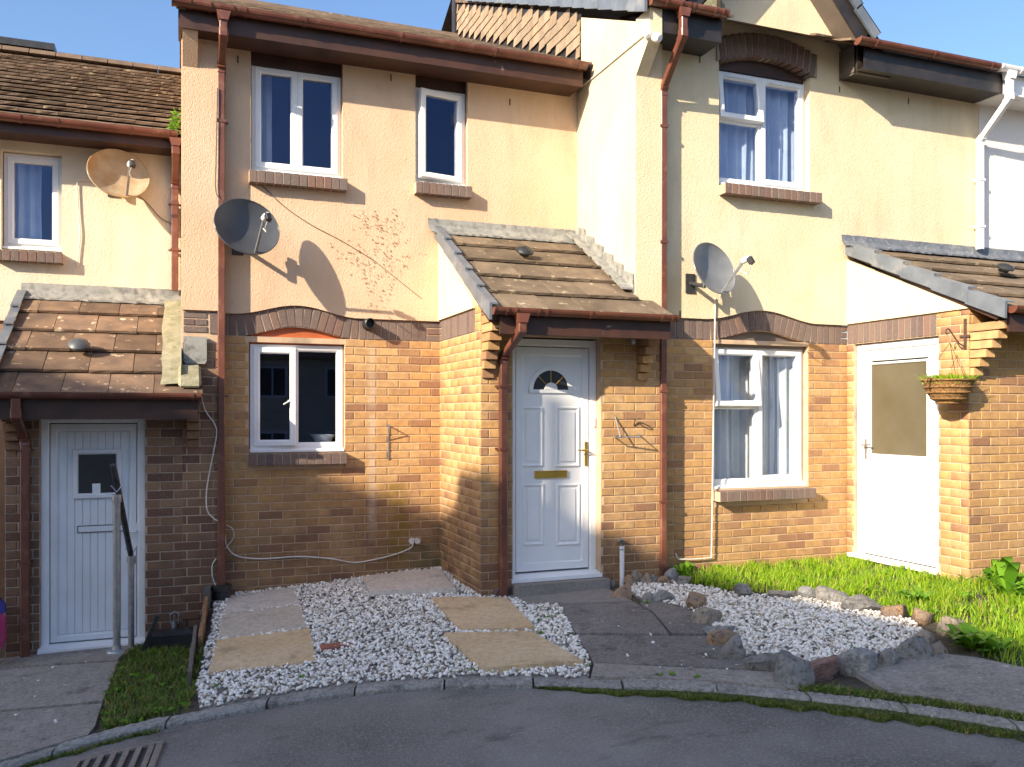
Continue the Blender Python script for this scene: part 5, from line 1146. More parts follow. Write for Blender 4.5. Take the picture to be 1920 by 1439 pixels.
for i in range(59): mb.f += [(i * 3, i * 3 + 1, i * 3 + 4, i * 3 + 3), (i * 3 + 1, i * 3 + 2, i * 3 + 5, i * 3 + 4)]
obj('moss_bank', mb, 'moss', smooth=True, kind='structure')
bnd = kerb_back(1500, 2060, 20, .092); q = np.array(bnd)[RNG.integers(0, 20, 2600)] + RNG.normal(0, .035, (2600, 2)) + np.array([.03, .05])
blades('verge_grass', q, .008, .035, .004, 'rough_grass', 1.2, kind='stuff', label='thin grass between the kerb and the right-hand pavement', cat='grass')

# ------------------------------------------------------------------ rocks round the gravel ring
def rock(px0, px1, py0, py1, m, lab, seed, flat=1.0):
    rnd = random.Random(seed); x, y = gp((px0 + px1) / 2, py1 - (py1 - py0) * .25); z = T(x, y); dist = SN * x + CS * y; s = dist / F
    w_ = (px1 - px0) * s / 2 * .9; hh = max(.022, (py1 - py0) * s * .62) * flat; dp = w_ * rnd.uniform(.7, .95)
    bm = bmesh.new(); bmesh.ops.create_icosphere(bm, subdivisions=3, radius=1)
    pl = [(Vector((rnd.gauss(0, 1), rnd.gauss(0, 1), rnd.gauss(0, .7))).normalized(), rnd.uniform(.45, .80)) for _ in range(10)]
    mb = MB(); r1, r2 = rnd.uniform(0, 6), rnd.uniform(0, 6)
    for v in bm.verts:
        c = v.co.copy()
        for n_, d in pl:
            e = c.dot(n_) - d
            if e > 0: c -= n_ * e * .985
        c *= 1 + .03 * math.sin(c.x * 5 + r1) + .02 * math.sin(c.y * 9 + r2) + rnd.uniform(-.016, .016)
        a = seed * 1.3; X = c.x * 1.38 * w_; Y_ = c.y * 1.3 * dp
        k = rnd.random(); mb.v.append((x + X, y + Y_, z + max(c.z, -.5) * 1.45 * hh + hh * .30))
    mb.f = [tuple(q.index for q in f_.verts) for f_ in bm.faces]; bm.free()
    o = obj('rock', mb, m, smooth=True, label=lab, cat='rock', group='rocks edging the gravel ring'); return o
RK = [(1283, 1328, 1118, 1148, 'rock_rust', 'orange-brown rock standing where the gravel ring meets the path'),
      (1300, 1353, 1146, 1174, 'rock_tan', 'flat greyish tan stone just in front of the orange-brown rock'),
      (1318, 1380, 1172, 1195, 'rock_blue', 'flat bluish stone between the path edge and the gravel'),
      (1328, 1386, 1190, 1215, 'rock_rust', 'rusty tan stone beside the path, left of the dark block stone'),
      (1356, 1402, 1200, 1245, 'rock_grey', 'dark grey-brown block stone at the bend of the rock ring'),
      (1394, 1468, 1224, 1260, 'rock_grey', 'wide pale grey rock just left of the largest wedge-shaped rock'),
      (1440, 1530, 1234, 1290, 'rock_grey', 'largest wedge-shaped grey rock, nearest the kerb'),
      (1510, 1582, 1230, 1277, 'rock_red', 'reddish pink rock beside the largest wedge-shaped rock'),
      (1572, 1652, 1226, 1268, 'rock_blue', 'big blue-grey faceted rock right of the reddish pink one'),
      (1640, 1686, 1218, 1258, 'rock_blue', 'pale grey rock right of the big blue-grey one'),
      (1676, 1742, 1204, 1245, 'rock_grey', 'chunky mid-grey rock where the ring turns back to the lawn'),
      (1738, 1778, 1207, 1232, 'rock_tan', 'small brownish rock against the dandelion clump'),
      (1716, 1758, 1188, 1214, 'rock_tan', 'small tan rock behind the chunky mid-grey one'),
      (1750, 1822, 1154, 1194, 'rock_tan', 'big rounded sandy rock at the right end of the gravel ring'),
      (1700, 1755, 1144, 1168, 'rock_rust', 'brown rock under the dock plant'),
      (1654, 1706, 1138, 1162, 'rock_rust', 'low dark brown rock left of the dock plant at the lawn edge'),
      (1584, 1652, 1123, 1148, 'rock_grey', 'long low grey rock at the lawn edge, second left of the dock plant'),
      (1528, 1588, 1104, 1134, 'rock_grey', 'rounded dark grey rock at the lawn edge behind the gravel'),
      (1488, 1532, 1106, 1126, 'rock_blue', 'pale bluish rock at the lawn edge, left of the rounded dark grey one'),
      (1444, 1492, 1106, 1125, 'rock_grey', 'low grey rock third from the left along the lawn edge'),
      (1372, 1418, 1101, 1122, 'rock_grey', 'leftmost low grey rock along the lawn edge'),
      (1180, 1205, 1075, 1098, 'rock_tan', 'tan rock against the wall between the waste pipe and the brown pipe'),
      (1168, 1191, 1084, 1104, 'rock_rust', 'dark rusty rock right at the foot of the short white waste pipe'),
      (1199, 1223, 1078, 1100, 'rock_tan', 'upright greyish stone next left of the brown pipe'),
      (1216, 1236, 1082, 1098, 'rock_grey', 'small grey stone touching the brown pipe on its left'),
      (1234, 1258, 1083, 1100, 'rock_rust', 'sandy orange stone at the foot of the brown pipe'),
      (1246, 1277, 1072, 1090, 'rock_blue', 'white-veined grey stone just right of the brown pipe'),
      (1260, 1302, 1083, 1100, 'rock_grey', 'flat grey stone under the leafy weed clump'),
      (1150, 1188, 1098, 1126, 'rock_rust', 'brown stone at the corner of the step concrete'),
      (1139, 1154, 1083, 1100, 'rock_grey', 'small dark stone left of the short white waste pipe'),
      (1224, 1262, 1112, 1132, 'rock_grey', 'dark flat stone at the back edge of the path'),
      (1201, 1228, 1116, 1131, 'rock_grey', 'smaller dark flat stone at the back edge of the path')]
for i, (a, b, c, d, m_, lab) in enumerate(RK): rock(a, b, c, d, m_, lab, i + 3)
o = rock(922, 962, 1103, 1120, 'rock_red', 'pinkish stone at the foot of the porch downpipe', 77); del o['group']

# ------------------------------------------------------------------ small ground things
te = empty('timber_edging', .13, 7.0, -1.9, label='rotting timber boards on edge between the left and middle gardens', cat='edging')
def board(y0, y1, x0, x1, zb, zt0, zt1, m_, t=.03):
    mb = MB(); n = 8
    for i in range(n + 1):
        f = i / n; y = y0 + (y1 - y0) * f; x = x0 + (x1 - x0) * f + random.uniform(-.003, .003); z = zt0 + (zt1 - zt0) * f + random.uniform(-.012, .008)
        mb.v += [(x, y, zb), (x + t, y, zb), (x + t, y, z), (x, y, z + random.uniform(-.006, .006))]
    for i in range(n):
        for j in range(4): mb.f.append((i * 4 + j, i * 4 + (j + 1) % 4, i * 4 + 4 + (j + 1) % 4, i * 4 + 4 + j))
    mb.f += [(0, 1, 2, 3), (n * 4, n * 4 + 1, n * 4 + 2, n * 4 + 3)]; return mb
mk('old_timber', (.16, .14, .12), (.10, .085, .07), 12, .9, bs=50, bst=.9, scale=(6, 1, 6)); mk('split_timber', (.34, .19, .08), (.16, .10, .06), 14, .9, bs=50, bst=.9, scale=(6, 1, 6))
obj('board', board(7.75, 7.95, .17, .185, -2.0, -1.48, -1.50, 'x', .05), 'old_timber', te)
obj('board', board(6.75, 7.72, .11, .175, -2.05, -1.63, -1.55, 'x'), 'split_timber', te)
obj('board', board(6.05, 7.0, .03, .085, -2.05, -1.70, -1.62, 'x', .025), 'old_timber', te)
x, y = gp(632, 1214); obj('loose_brick', MB().box(x - .115, x + .115, y - .045, y + .055, T(x, y) - .02, T(x, y) + .02), 'terracotta', bev=.006, label='reddish brown brick lying in the white gravel', cat='brick')
# road drain
dg = [gr(*p) for p in ((140, 1432), (290, 1398), (330, 1470), (165, 1500))]
O = Vector(dg[0]); U = Vector(dg[1]) - O; U.z = 0; Vv = Vector((-DIR[0], -DIR[1], 0)).normalized(); Ul = .46; U = U.normalized(); Vv = Vector((U.y, -U.x, 0))
dr = empty('road_drain', O.x + .2, O.y - .15, O.z, label='iron road drain grating under the kerb at the bottom left', cat='drain')
def obox(u0, u1, v0, v1, z0, z1):
    mb = MB(); c = [O + U * u + Vv * v_ for u, v_ in ((u0, v0), (u1, v0), (u1, v1), (u0, v1))]
    mb.v = [(p.x, p.y, road_h(p.x, p.y) + z0) for p in c] + [(p.x, p.y, road_h(p.x, p.y) + z1) for p in c]; mb.f = [(0, 3, 2, 1), (4, 5, 6, 7), (0, 1, 5, 4), (1, 2, 6, 5), (2, 3, 7, 6), (3, 0, 4, 7)]; return mb
mk('cast_iron', (.27, .22, .18), (.18, .15, .125), 20, .7, c3=(.26, .22, .18), s3=12, bs=60, bst=.5)
fm = obox(0, Ul, 0, .035, .0, .02); 
for a in ((0, Ul, .37, .405), (0, .035, .035, .37), (Ul - .035, Ul, .035, .37)): q = obox(*a, .0, .02); fm.add(q.v, q.f)
obj('grating_frame', fm, 'cast_iron', dr); obj('drain_pit', obox(.03, Ul - .03, .03, .38, -.002, .007), 'black_plastic', dr)
for i in range(6): obj('grating_bar', obox(.06 + i * .065, .09 + i * .065, .03, .375, .0, .019), 'cast_iron', dr)
def leaf(px, py, L, m_, lab):
    x, y, h = gr(px, py); a = random.uniform(0, 6.3); mb = MB(); n = 6
    for i in range(n + 1):
        t = i / n; ww = L * .28 * math.sin(math.pi * min(.98, t + .02)); cx_, cy_ = x + math.cos(a) * L * (t - .5), y + math.sin(a) * L * (t - .5)
        for s in (-1, 0, 1): mb.v.append((cx_ - math.sin(a) * ww * s, cy_ + math.cos(a) * ww * s, h + .006 + .012 * abs(s) + .012 * math.sin(t * 3)))
    for i in range(n):
        for j in (0, 1): mb.f.append((i * 3 + j, i * 3 + 1 + j, i * 3 + 4 + j, i * 3 + 3 + j))
    obj('fallen_leaf', mb, m_, smooth=True, label=lab, cat='leaf')
mk('pale_leaf', (.60, .62, .50), (.50, .50, .38), 20, .7); mk('brown_leaf', (.35, .18, .06), (.25, .12, .04), 20, .8)
leaf(1667, 1334, .075, 'pale_leaf', 'pale green-white leaf lying on the road by the mossy kerb'); leaf(1345, 1304, .04, 'pale_leaf', 'tiny cream leaf in the moss strip near the wedge rock'); leaf(676, 1303, .04, 'brown_leaf', 'orange-brown leaf on the road against the kerb'); leaf(1750, 1352, .03, 'pale_leaf', 'small white leaf scrap on the road right of the pale leaf')
# handrail beside the left door
hr = empty('handrail', -.45, 7.4, -1.95, label='galvanised tube handrail with two posts beside the left door', cat='handrail')
def cam_pt(px, py, Y): p = WY(px, py, Y); return (p[0], Y, p[1])
a_, b_ = cam_pt(219, 935, 7.2), cam_pt(219, 1222, 7.2); c_, d_ = cam_pt(246, 1050, 7.82), cam_pt(246, 1238, 7.82)
obj('post', MB().tube([b_, a_], .0265, 14), 'zinc', hr, smooth=True); obj('post', MB().tube([d_, c_], .024, 14), 'zinc', hr, smooth=True)
e_ = cam_pt(212, 872, 7.12); f_ = cam_pt(245, 1040, 7.82); obj('rail', MB().tube([e_, (a_[0] + .004, 7.22, a_[2] + .085), f_], .023, 14), 'dark_steel', hr, smooth=True)
for p in (a_, c_): obj('clamp', MB().lathe(p, [(.0, -.03), (.034, -.03), (.036, .0), (.034, .03), (.0, .032)], 14).tube([(p[0] - .04, p[1] - .01, p[2] + .10), (p[0], p[1] - .02, p[2] + .05), (p[0] + .04, p[1] - .01, p[2] + .10)], .006, 6), 'zinc', hr, smooth=True)
obj('base_plate', MB().lathe(b_, [(0, .0), (.075, .0), (.07, .014), (.035, .02), (.03, .05), (0, .05)], 18), 'zinc', hr, smooth=True)
# black trough, leaning board, drain gully, purple bag
x0, y0 = gp(262, 1196); tz = T(x0, 7.8)
obj('black_trough', MB().box(-.26, .12, 7.66, 7.90, -1.96, -1.83).box(-.23, .09, 7.69, 7.87, -1.835, -1.825), 'black_plastic', bev=.006, label='low black plastic trough against the brick wall right of the left door', cat='trough')
obj('leaning_board', MB().prism([(-.345, -2.0), (-.30, -2.0), (-.17, -1.66), (-.20, -1.65)], 'y', 7.60, 7.635), 'black_plastic', label='narrow black board leaning beside the left door frame', cat='board')
gx_, gz_ = WY(327, 1168, 7.93); wp = empty('waste_pipe', gx_, 7.93, -1.95, label='short grey overflow pipe with a wire clip on the wall above the black trough', cat='pipe')
obj('pipe', MB().tube([(gx_, 7.93, gz_ - .16), (gx_, 7.93, gz_ + .02)], .022, 12), 'zinc', wp, smooth=True); obj('clip', MB().tube([(gx_ - .03, 7.93, gz_ - .01), (gx_ - .035, 7.93, gz_ + .07), (gx_, 7.94, gz_ + .095), (gx_ + .035, 7.93, gz_ + .07), (gx_ + .03, 7.93, gz_ - .01)], .006, 6), 'zinc', wp)
bgx, bgz = WY(-6, 1220, 7.75); bag = obj('carrier_bag', MB().lathe((bgx - .08, 7.75, bgz + .0), [(0, 0), (.12, .01), (.15, .10), (.145, .25), (.12, .36), (.06, .42)], 14), 'magenta_plastic', smooth=True, label='magenta and blue carrier bag cut off by the left edge of the picture', cat='bag')
obj('bag_top', MB().lathe((bgx - .08, 7.75, bgz + .30), [(.146, 0), (.14, .06), (.11, .10)], 14), 'blue_plastic', bag, smooth=True)
# waste pipe and hooks by the front door
wx, wz = WY(1166, 1050, 6.80); wp = empty('waste_pipe', wx, 6.80, -1.55, label='short white waste pipe with a grey elbow right of the panelled front door', cat='pipe')
obj('pipe', MB().tube([(wx, 6.80, -1.56), (wx, 6.80, wz + .12)], .021, 12), 'pvc_grey_white', wp, smooth=True); obj('elbow', MB().tube([(wx, 6.80, wz + .09), (wx, 6.80, wz + .165), (wx, 6.86, wz + .165)], .027, 12), 'zinc', wp, smooth=True)
p = WY(728, 798, YM1); q_ = WY(729, 862, YM1 - .0)
obj('wall_hook', MB().tube([(p[0], YM1, p[1]), (p[0] - .005, YM1 - .11, p[1] + .0)], .006, 6).box(p[0] - .008, p[0] + .006, YM1 - .016, YM1 - .006, q_[1], p[1] + .01).tube([(p[0] - .005, YM1 - .105, p[1]), (p[0] - .003, YM1 - .012, p[1] - .14)], .005, 6), 'zinc', label='thin metal plant bracket on the sunlit brickwork right of the lower window', cat='bracket')
hb_ = empty('wire_holder', 3.66, 6.8, -.2, label='small wire holder fixed to the brickwork right of the front door', cat='holder')
p0, p1 = WY(1150, 820, 6.80), WY(1198, 790, 6.80)
obj('frame', MB().tube([(p0[0], 6.83, p0[1] + .02), (p0[0], 6.76, p0[1]), (p1[0] - .03, 6.72, p0[1]), (p1[0], 6.83, p0[1] + .03)], .006, 6).tube([(p0[0] + .04, 6.84, p1[1] + .04), (p0[0] + .04, 6.74, p0[1])], .006, 6), 'zinc', hb_)
obj('ring', MB().tube([(p1[0] - .03 + .03 * math.cos(t), 6.78 + .03 * math.sin(t), p1[1] + .02) for t in np.linspace(0, 6.3, 13)], .006, 6).tube([(p1[0] - .03, 6.81, p1[1] + .02), (p1[0] - .03, 6.84, p1[1] - .04)], .006, 6), 'iron', hb_)
p = WY(1190, 655, 6.80); obj('small_spotlight', MB().lathe((p[0] + .0, 6.82, he1 - .165), [(0, 0), (.018, 0), (.02, -.03), (.006, -.045), (0, -.046)], 12), 'pvc_white', smooth=True, label='tiny white lamp under the soffit of the middle porch', cat='lamp')
# boiler flue terminal on the lower window's brick band
p = WY(693, 607, 7.98); fl = obj('flue_pipe', MB().lathe((p[0], YM1 - .01, p[1]), [(.055, 0), (.055, .02), (.048, .03), (.048, .13), (.042, .135), (.038, .05), (0, .05)], 22, (0, -1, 0)), 'black_plastic', smooth=True, label='black round boiler flue poking out above the lower window', cat='flue')
# security light under the right house's eaves
p = WY(1213, 64, 6.62); obj('security_light', MB().lathe((X3 + .05, 6.60, 3.28), [(0, 0), (.035, .01), (.045, .05), (.03, .08), (0, .085)], 14, (.4, -1, -.5)).lathe((X3 - .01, 6.62, 3.31), [(0, 0), (.03, .01), (.035, .05), (0, .06)], 14, (-.3, -1, -.6)), 'pvc_white', smooth=True, label='white security light at the corner of the bright party wall', cat='light')
lc0, lc1 = WX(1212, 62, X3 - .012), WX(1092, 162, X3 - .012)
obj('light_cable', MB().tube([(X3 - .012, *lc0), (X3 - .012, *lc1)], .007, 6), 'cable_white', label='cream cable running diagonally down the bright party wall', cat='cable')

# ------------------------------------------------------------------ satellite dishes
def dish(x, y, h, r, d, roll, m, yw, lab, arm_len=.30, big=False):
    D = empty('satellite_dish', x, y, h - r, label=lab, cat='satellite dish', group='satellite dishes on the house fronts')
    d = Vector(d).normalized(); rt = d.cross(Vector((0, 0, 1))).normalized(); up = rt.cross(d).normalized()
    c_, s_ = math.cos(roll), math.sin(roll); A_ = rt * c_ + up * s_; B_ = up * c_ - rt * s_
    c0 = Vector((x, y, h)); dep = .27 * r; mb = MB(); n = 36; rings = 8
    for side in (0, 1):
        for k in range(rings + 1):
            f = k / rings
            for i in range(n):
                a = 2 * math.pi * i / n; p = c0 + A_ * (r * 1.04 * f * math.cos(a)) + B_ * (r * .94 * f * math.sin(a)) + d * (dep * (f * f - 1) - side * .006)
                mb.v.append(tuple(p))
    N = (rings + 1) * n
    for side in (0, 1):
        for k in range(rings):
            for i in range(n): 
                b = side * N + k * n; mb.f.append((b + i, b + (i + 1) % n, b + n + (i + 1) % n, b + n + i))
    for i in range(n): mb.f.append((rings * n + i, rings * n + (i + 1) % n, N + rings * n + (i + 1) % n, N + rings * n + i))
    obj('reflector', mb, m, D, smooth=True)
    rim = [tuple(c0 + A_ * (r * 1.045 * math.cos(a)) + B_ * (r * .945 * math.sin(a)) - d * .002) for a in np.linspace(0, 2 * math.pi, 37)]
    obj('rim', MB().tube(rim, .006, 6), m, D, smooth=True)
    bot = c0 - B_ * r * .86 - d * .02; tip = c0 + d * arm_len - B_ * r * .28
    obj('arm', MB().sqtube([tuple(bot), tuple(tip - (tip - bot) * .08)], .022), 'steel_sheet', D)
    lnb = MB().lathe(tuple(tip), [(0, -.01), (.026, -.01), (.028, .03), (.018, .04), (.018, .075), (0, .08)], 14, tuple(d))
    obj('receiver', lnb, 'pvc_grey_white', D, smooth=True)
    obj('receiver_body', MB().sqtube([tuple(tip + d * .06), tuple(tip + d * .075 - up * .06)], .045), 'black_plastic', D)
    bk = c0 - d * (dep + .01); w0 = Vector((x - .06, yw, h - .10))
    obj('bracket', MB().tube([tuple(bk), tuple(bk + Vector((-.01, .06, -.02)))], .045, 10).tube([tuple(bk + Vector((-.01, .05, -.14))), tuple(bk + Vector((-.01, .05, .06)))], .020, 10).tube([tuple(bk + Vector((-.01, .05, -.12))), (w0.x, yw - .01, w0.z)], .020, 10), 'dark_steel', D, smooth=True)
    obj('wall_plate', MB().box(w0.x - .05, w0.x + .05, yw - .012, yw, w0.z - .09, w0.z + .09), 'dark_steel', D)
    loop = [tuple(tip + d * .07 - up * .03), tuple(tip + d * .05 - up * .12 + rt * .03), tuple(tip - up * .13), tuple(tip - (tip - bot) * .2 - up * .03)]
    obj('lead', MB().tube(loop, .004, 5), 'cable_white', D, smooth=True)
    return D
DD = (.34, -1, .34)
x, h = WY(464, 425, 7.70); dish(x, 7.70, h, .275, DD, R(-12), 'dish_grey', YM1 - .03, 'dark grey satellite dish over the downpipe of the middle house')
x, h = WY(223, 325, 8.98); dish(x, 8.98, h, .268, DD, R(-14), 'dish_rust', YM0 - .03, 'rust-stained cream satellite dish under the eaves of the left house', .28)
x, h = WY(1340, 503, 6.62); dish(x, 6.62, h, .265, (.30, -1, .34), R(-10), 'dish_silver', YM2 - .03, 'silver-grey satellite dish on the cream wall of the right-hand house')

# ------------------------------------------------------------------ cables on the walls
def smooth_path(P, n=8):
    P = [Vector(p) for p in P]; out = []
    for i in range(len(P) - 1):
        a, b, c, d = P[max(i - 1, 0)], P[i], P[i + 1], P[min(i + 2, len(P) - 1)]
        for k in range(n):
            t = k / n; out.append(.5 * ((2 * b) + (c - a) * t + (2 * a - 5 * b + 4 * c - d) * t * t + (3 * b - a - 3 * c + d) * t**3))
    return [tuple(p) for p in out] + [tuple(P[-1])]
def cable(pts, Y, r, m_, lab, sm=True, name='cable'):
    P = [(*[WY(px, py, Y)[0]], Y, WY(px, py, Y)[1]) for px, py in pts]
    return obj(name, MB().tube(smooth_path(P) if sm else P, r, 6), m_, smooth=True, label=lab, cat='cable')
cable([(376, 738), (385, 770), (402, 795), (406, 815), (398, 860), (388, 915), (388, 955), (400, 972), (410, 977)], 7.945, .006, 'cable_white', 'loose white cable hanging from the left porch eaves down the brick pier')
cable([(424, 985), (436, 992), (438, 1008), (428, 1022), (422, 1030)], 8.06, .005, 'cable_white', 'short curl of white cable just right of the brown downpipe')
cable([(421, 1000), (426, 1025), (445, 1043), (490, 1048), (560, 1044), (620, 1048), (663, 1055), (700, 1050), (740, 1040), (768, 1029), (776, 1020)], 8.062, .0065, 'cable_white', 'white cable sagging along the foot of the wall under the lower window')
cable([(405, 1048), (398, 1060), (398, 1080), (404, 1098)], 7.945, .005, 'cable_white', 'thin white cable curling beside the foot of the brown downpipe')
p = WY(778, 1015, 8.05); cb_ = empty('cable_socket', p[0], 8.05, p[1] - .04, label='round white cable socket low on the brick wall by the porch corner', cat='socket')
obj('rose', MB().lathe((p[0] - .025, 8.07, p[1]), [(0, .02), (.03, .02), (.032, 0)], 14, (0, -1, 0)), 'cable_white', cb_); obj('plug', MB().lathe((p[0] + .022, 8.07, p[1]), [(0, .03), (.028, .03), (.03, 0)], 14, (0, -1, 0)), 'cable_white', cb_)
obj('clip', MB().box(p[0] - .01, p[0] + .01, 8.045, 8.07, p[1] - .03, p[1] + .01), 'black_plastic', cb_)
cable([(487, 343), (530, 385), (580, 420), (640, 452), (700, 488)], 8.045, .004, 'cable_dark', 'thin dark cable slanting down from the sill of the upper left window')
cable([(700, 488), (740, 520), (790, 560)], 8.046, .003, 'cable_dark', 'thin dark cable end slanting over the vine remains')
cable([(1341, 558), (1340, 640), (1338, 760), (1336, 900), (1334, 1046)], 6.915, .007, 'cable_white', 'straight white cable running down the right-hand wall from its dish', False)
cable([(1334, 1046), (1300, 1049), (1272, 1049), (1266, 1038)], 6.925, .007, 'cable_white', 'white cable turning along the foot of the right-hand wall', False)
cable([(185, 340), (150, 338), (145, 348), (147, 400), (150, 440), (146, 482), (145, 500)], 9.155, .006, 'cable_white', 'cream cable running down the upper wall of the left house from its dish')
cable([(252, 362), (275, 380), (300, 408), (322, 420)], 9.15, .005, 'cable_dark', 'thin cable looping from the rusty dish to the downpipe of the left house')
cable([(408, 165), (405, 300), (405, 360), (418, 378)], 7.925, .005, 'cable_dark', 'dark cable running beside the downpipe to the grey dish')
# dried climber remains on the peach wall
V = []; Fc = []; Rn = []; k = 0
def stem(px, py, a, L, lv):
    global k
    for _ in range(int(L)):
        px += math.cos(a) * 4; py -= math.sin(a) * 4; a += random.gauss(0, .13)
        if random.random() < .8:
            x, h = WY(px + random.gauss(0, 3.5), py + random.gauss(0, 3), 8.045); s = random.uniform(.004, .012); t = random.uniform(0, 3)
            for q in range(4): V.append((x + s * math.cos(t + q * 1.57) * (.5 if q % 2 else 1), 8.046 - random.uniform(0, .004), h + s * math.sin(t + q * 1.57) * (.5 if q % 2 else 1)))
            Fc.append((k, k + 1, k + 2, k + 3)); Rn.extend([random.random()] * 4); k += 4
        if lv and random.random() < .05: stem(px, py, a + random.choice((-.9, .9)), L * .5, lv - 1)
for s_ in ((692, 592, 1.62, 46, 2), (690, 560, 1.5, 34, 2), (700, 590, 1.2, 30, 2), (708, 585, .95, 30, 2), (684, 520, 1.7, 26, 1), (696, 480, 1.1, 24, 2), (720, 500, 1.3, 20, 1), (712, 450, 1.0, 16, 1), (688, 450, 1.5, 14, 1)): stem(*s_)
vine = finish(raw_mesh('dead_vine', V, Fc, 'dry_vine', Rn), kind='stuff', label='dried brown remains of a climber stuck to the peach wall', cat='vine')
for a_, b_, c_ in ((668, 452, -1.2), (795, 480, -1.2)):
    pass
# hanging basket and its bracket
bt = (6.10, 5.535); hb = empty('wall_bracket', XQ - .02, bt[1], .55, label='wrought iron scroll bracket on the side of the right-hand porch', cat='bracket')
zt = .62
obj('arm', MB().tube(smooth_path([(XQ - .012, bt[1], zt - .05), (6.20, bt[1], zt - .02), (6.13, bt[1], zt + .05), (6.085, bt[1], zt + .095), (6.055, bt[1], zt + .08), (6.062, bt[1], zt + .05), (6.085, bt[1], zt + .06)]), .006, 6), 'iron', hb, smooth=True)
obj('back_plate', MB().box(XQ - .018, XQ - .008, bt[1] - .012, bt[1] + .012, zt - .07, zt + .19).box(XQ - .022, XQ - .012, bt[1] - .05, bt[1] + .05, zt + .03, zt + .05), 'iron', hb)
bk = empty('hanging_basket', bt[0], bt[1], .09, label='coir-lined hanging basket of green plants beside the half-glazed door', cat='basket')
bx_, by_, bz_ = bt[0] - .02, bt[1], .275; br_ = .20
prof = [(0, -.20), (.07, -.195), (.13, -.16), (.175, -.09), (br_, 0), (br_ + .005, .008), (br_ - .012, .008), (br_ - .03, -.03), (0, -.04)]
obj('liner', MB().lathe((bx_, by_, bz_), prof, 30), 'basket_coir', bk, smooth=True)
for k_, (rr, zz) in enumerate(((br_ + .006, .004), (.188, -.055), (.168, -.10), (.135, -.152), (.09, -.187))):
    obj('coil', MB().tube([(bx_ + (rr + .004) * math.cos(t), by_ + (rr + .004) * math.sin(t), bz_ + zz) for t in np.linspace(0, 2 * math.pi, 31)], .0075, 6), 'basket_coir', bk, smooth=True)
for t in (.4, 2.5, 4.6): obj('chain', MB().tube([(bx_ + br_ * math.cos(t), by_ + br_ * math.sin(t), bz_), (6.10, by_, zt - .02)], .0028, 5), 'iron', bk)
n = 900; a = RNG.uniform(0, 6.3, n); r = br_ * .98 * np.sqrt(RNG.random(n)); gpts = np.stack([bx_ + r * np.cos(a), by_ + r * np.sin(a)], -1)
pl = blades('basket_plants', gpts, .05, .115, .006, 'grass_blade', 1.3, hf=bz_ - .02 + 0 * r); 
org = np.array(world_loc(bk)); co = np.empty(len(pl.data.vertices) * 3, np.float32); pl.data.vertices.foreach_get('co', co); co = co.reshape(-1, 3) - org.astype(np.float32); pl.data.vertices.foreach_set('co', co.ravel()); pl.parent = bk; pl['kind'] = 'stuff'
obj('trailing_stem', MB().tube(smooth_path([(bx_ - br_ + .02, by_ - .03, bz_ + .01), (bx_ - br_ - .06, by_ - .03, bz_ + .015), (bx_ - br_ - .09, by_ - .03, bz_ - .03)]), .008, 6), 'basket_coir', bk)
# bowl on the lower window sill, roof weed
x, h = WY(606, 824, 8.28); obj('bowl', MB().lathe((x, 8.30, h - .045), [(0, 0), (.07, 0), (.09, .05), (.12, .085), (.125, .09), (.10, .085), (0, .03)], 22), 'ceramic', smooth=True, label='white bowl standing inside the lower window', cat='bowl')
V = []; Fc = []; Rn = []; k = 0
for i in range(90):
    c = Vector((random.gauss(-.05, .035), random.gauss(8.78, .04), random.gauss(2.76, .055))); s = random.uniform(.015, .035); t = random.uniform(0, 3); u = Vector((random.gauss(0, 1), random.gauss(0, 1), random.gauss(0, 1))).normalized(); v_ = u.orthogonal().normalized()
    for q in ((-1, 0), (0, -.5), (1, 0), (0, .5)): V.append(tuple(c + u * s * q[0] + v_ * s * q[1])); Rn.append(.3 + .7 * random.random())
    Fc.append((k, k + 1, k + 2, k + 3)); k += 4
finish(raw_mesh('gutter_weed', V, Fc, 'weed_leaf', Rn), label='bright green weed growing from the left gutter against the party wall', cat='plant')

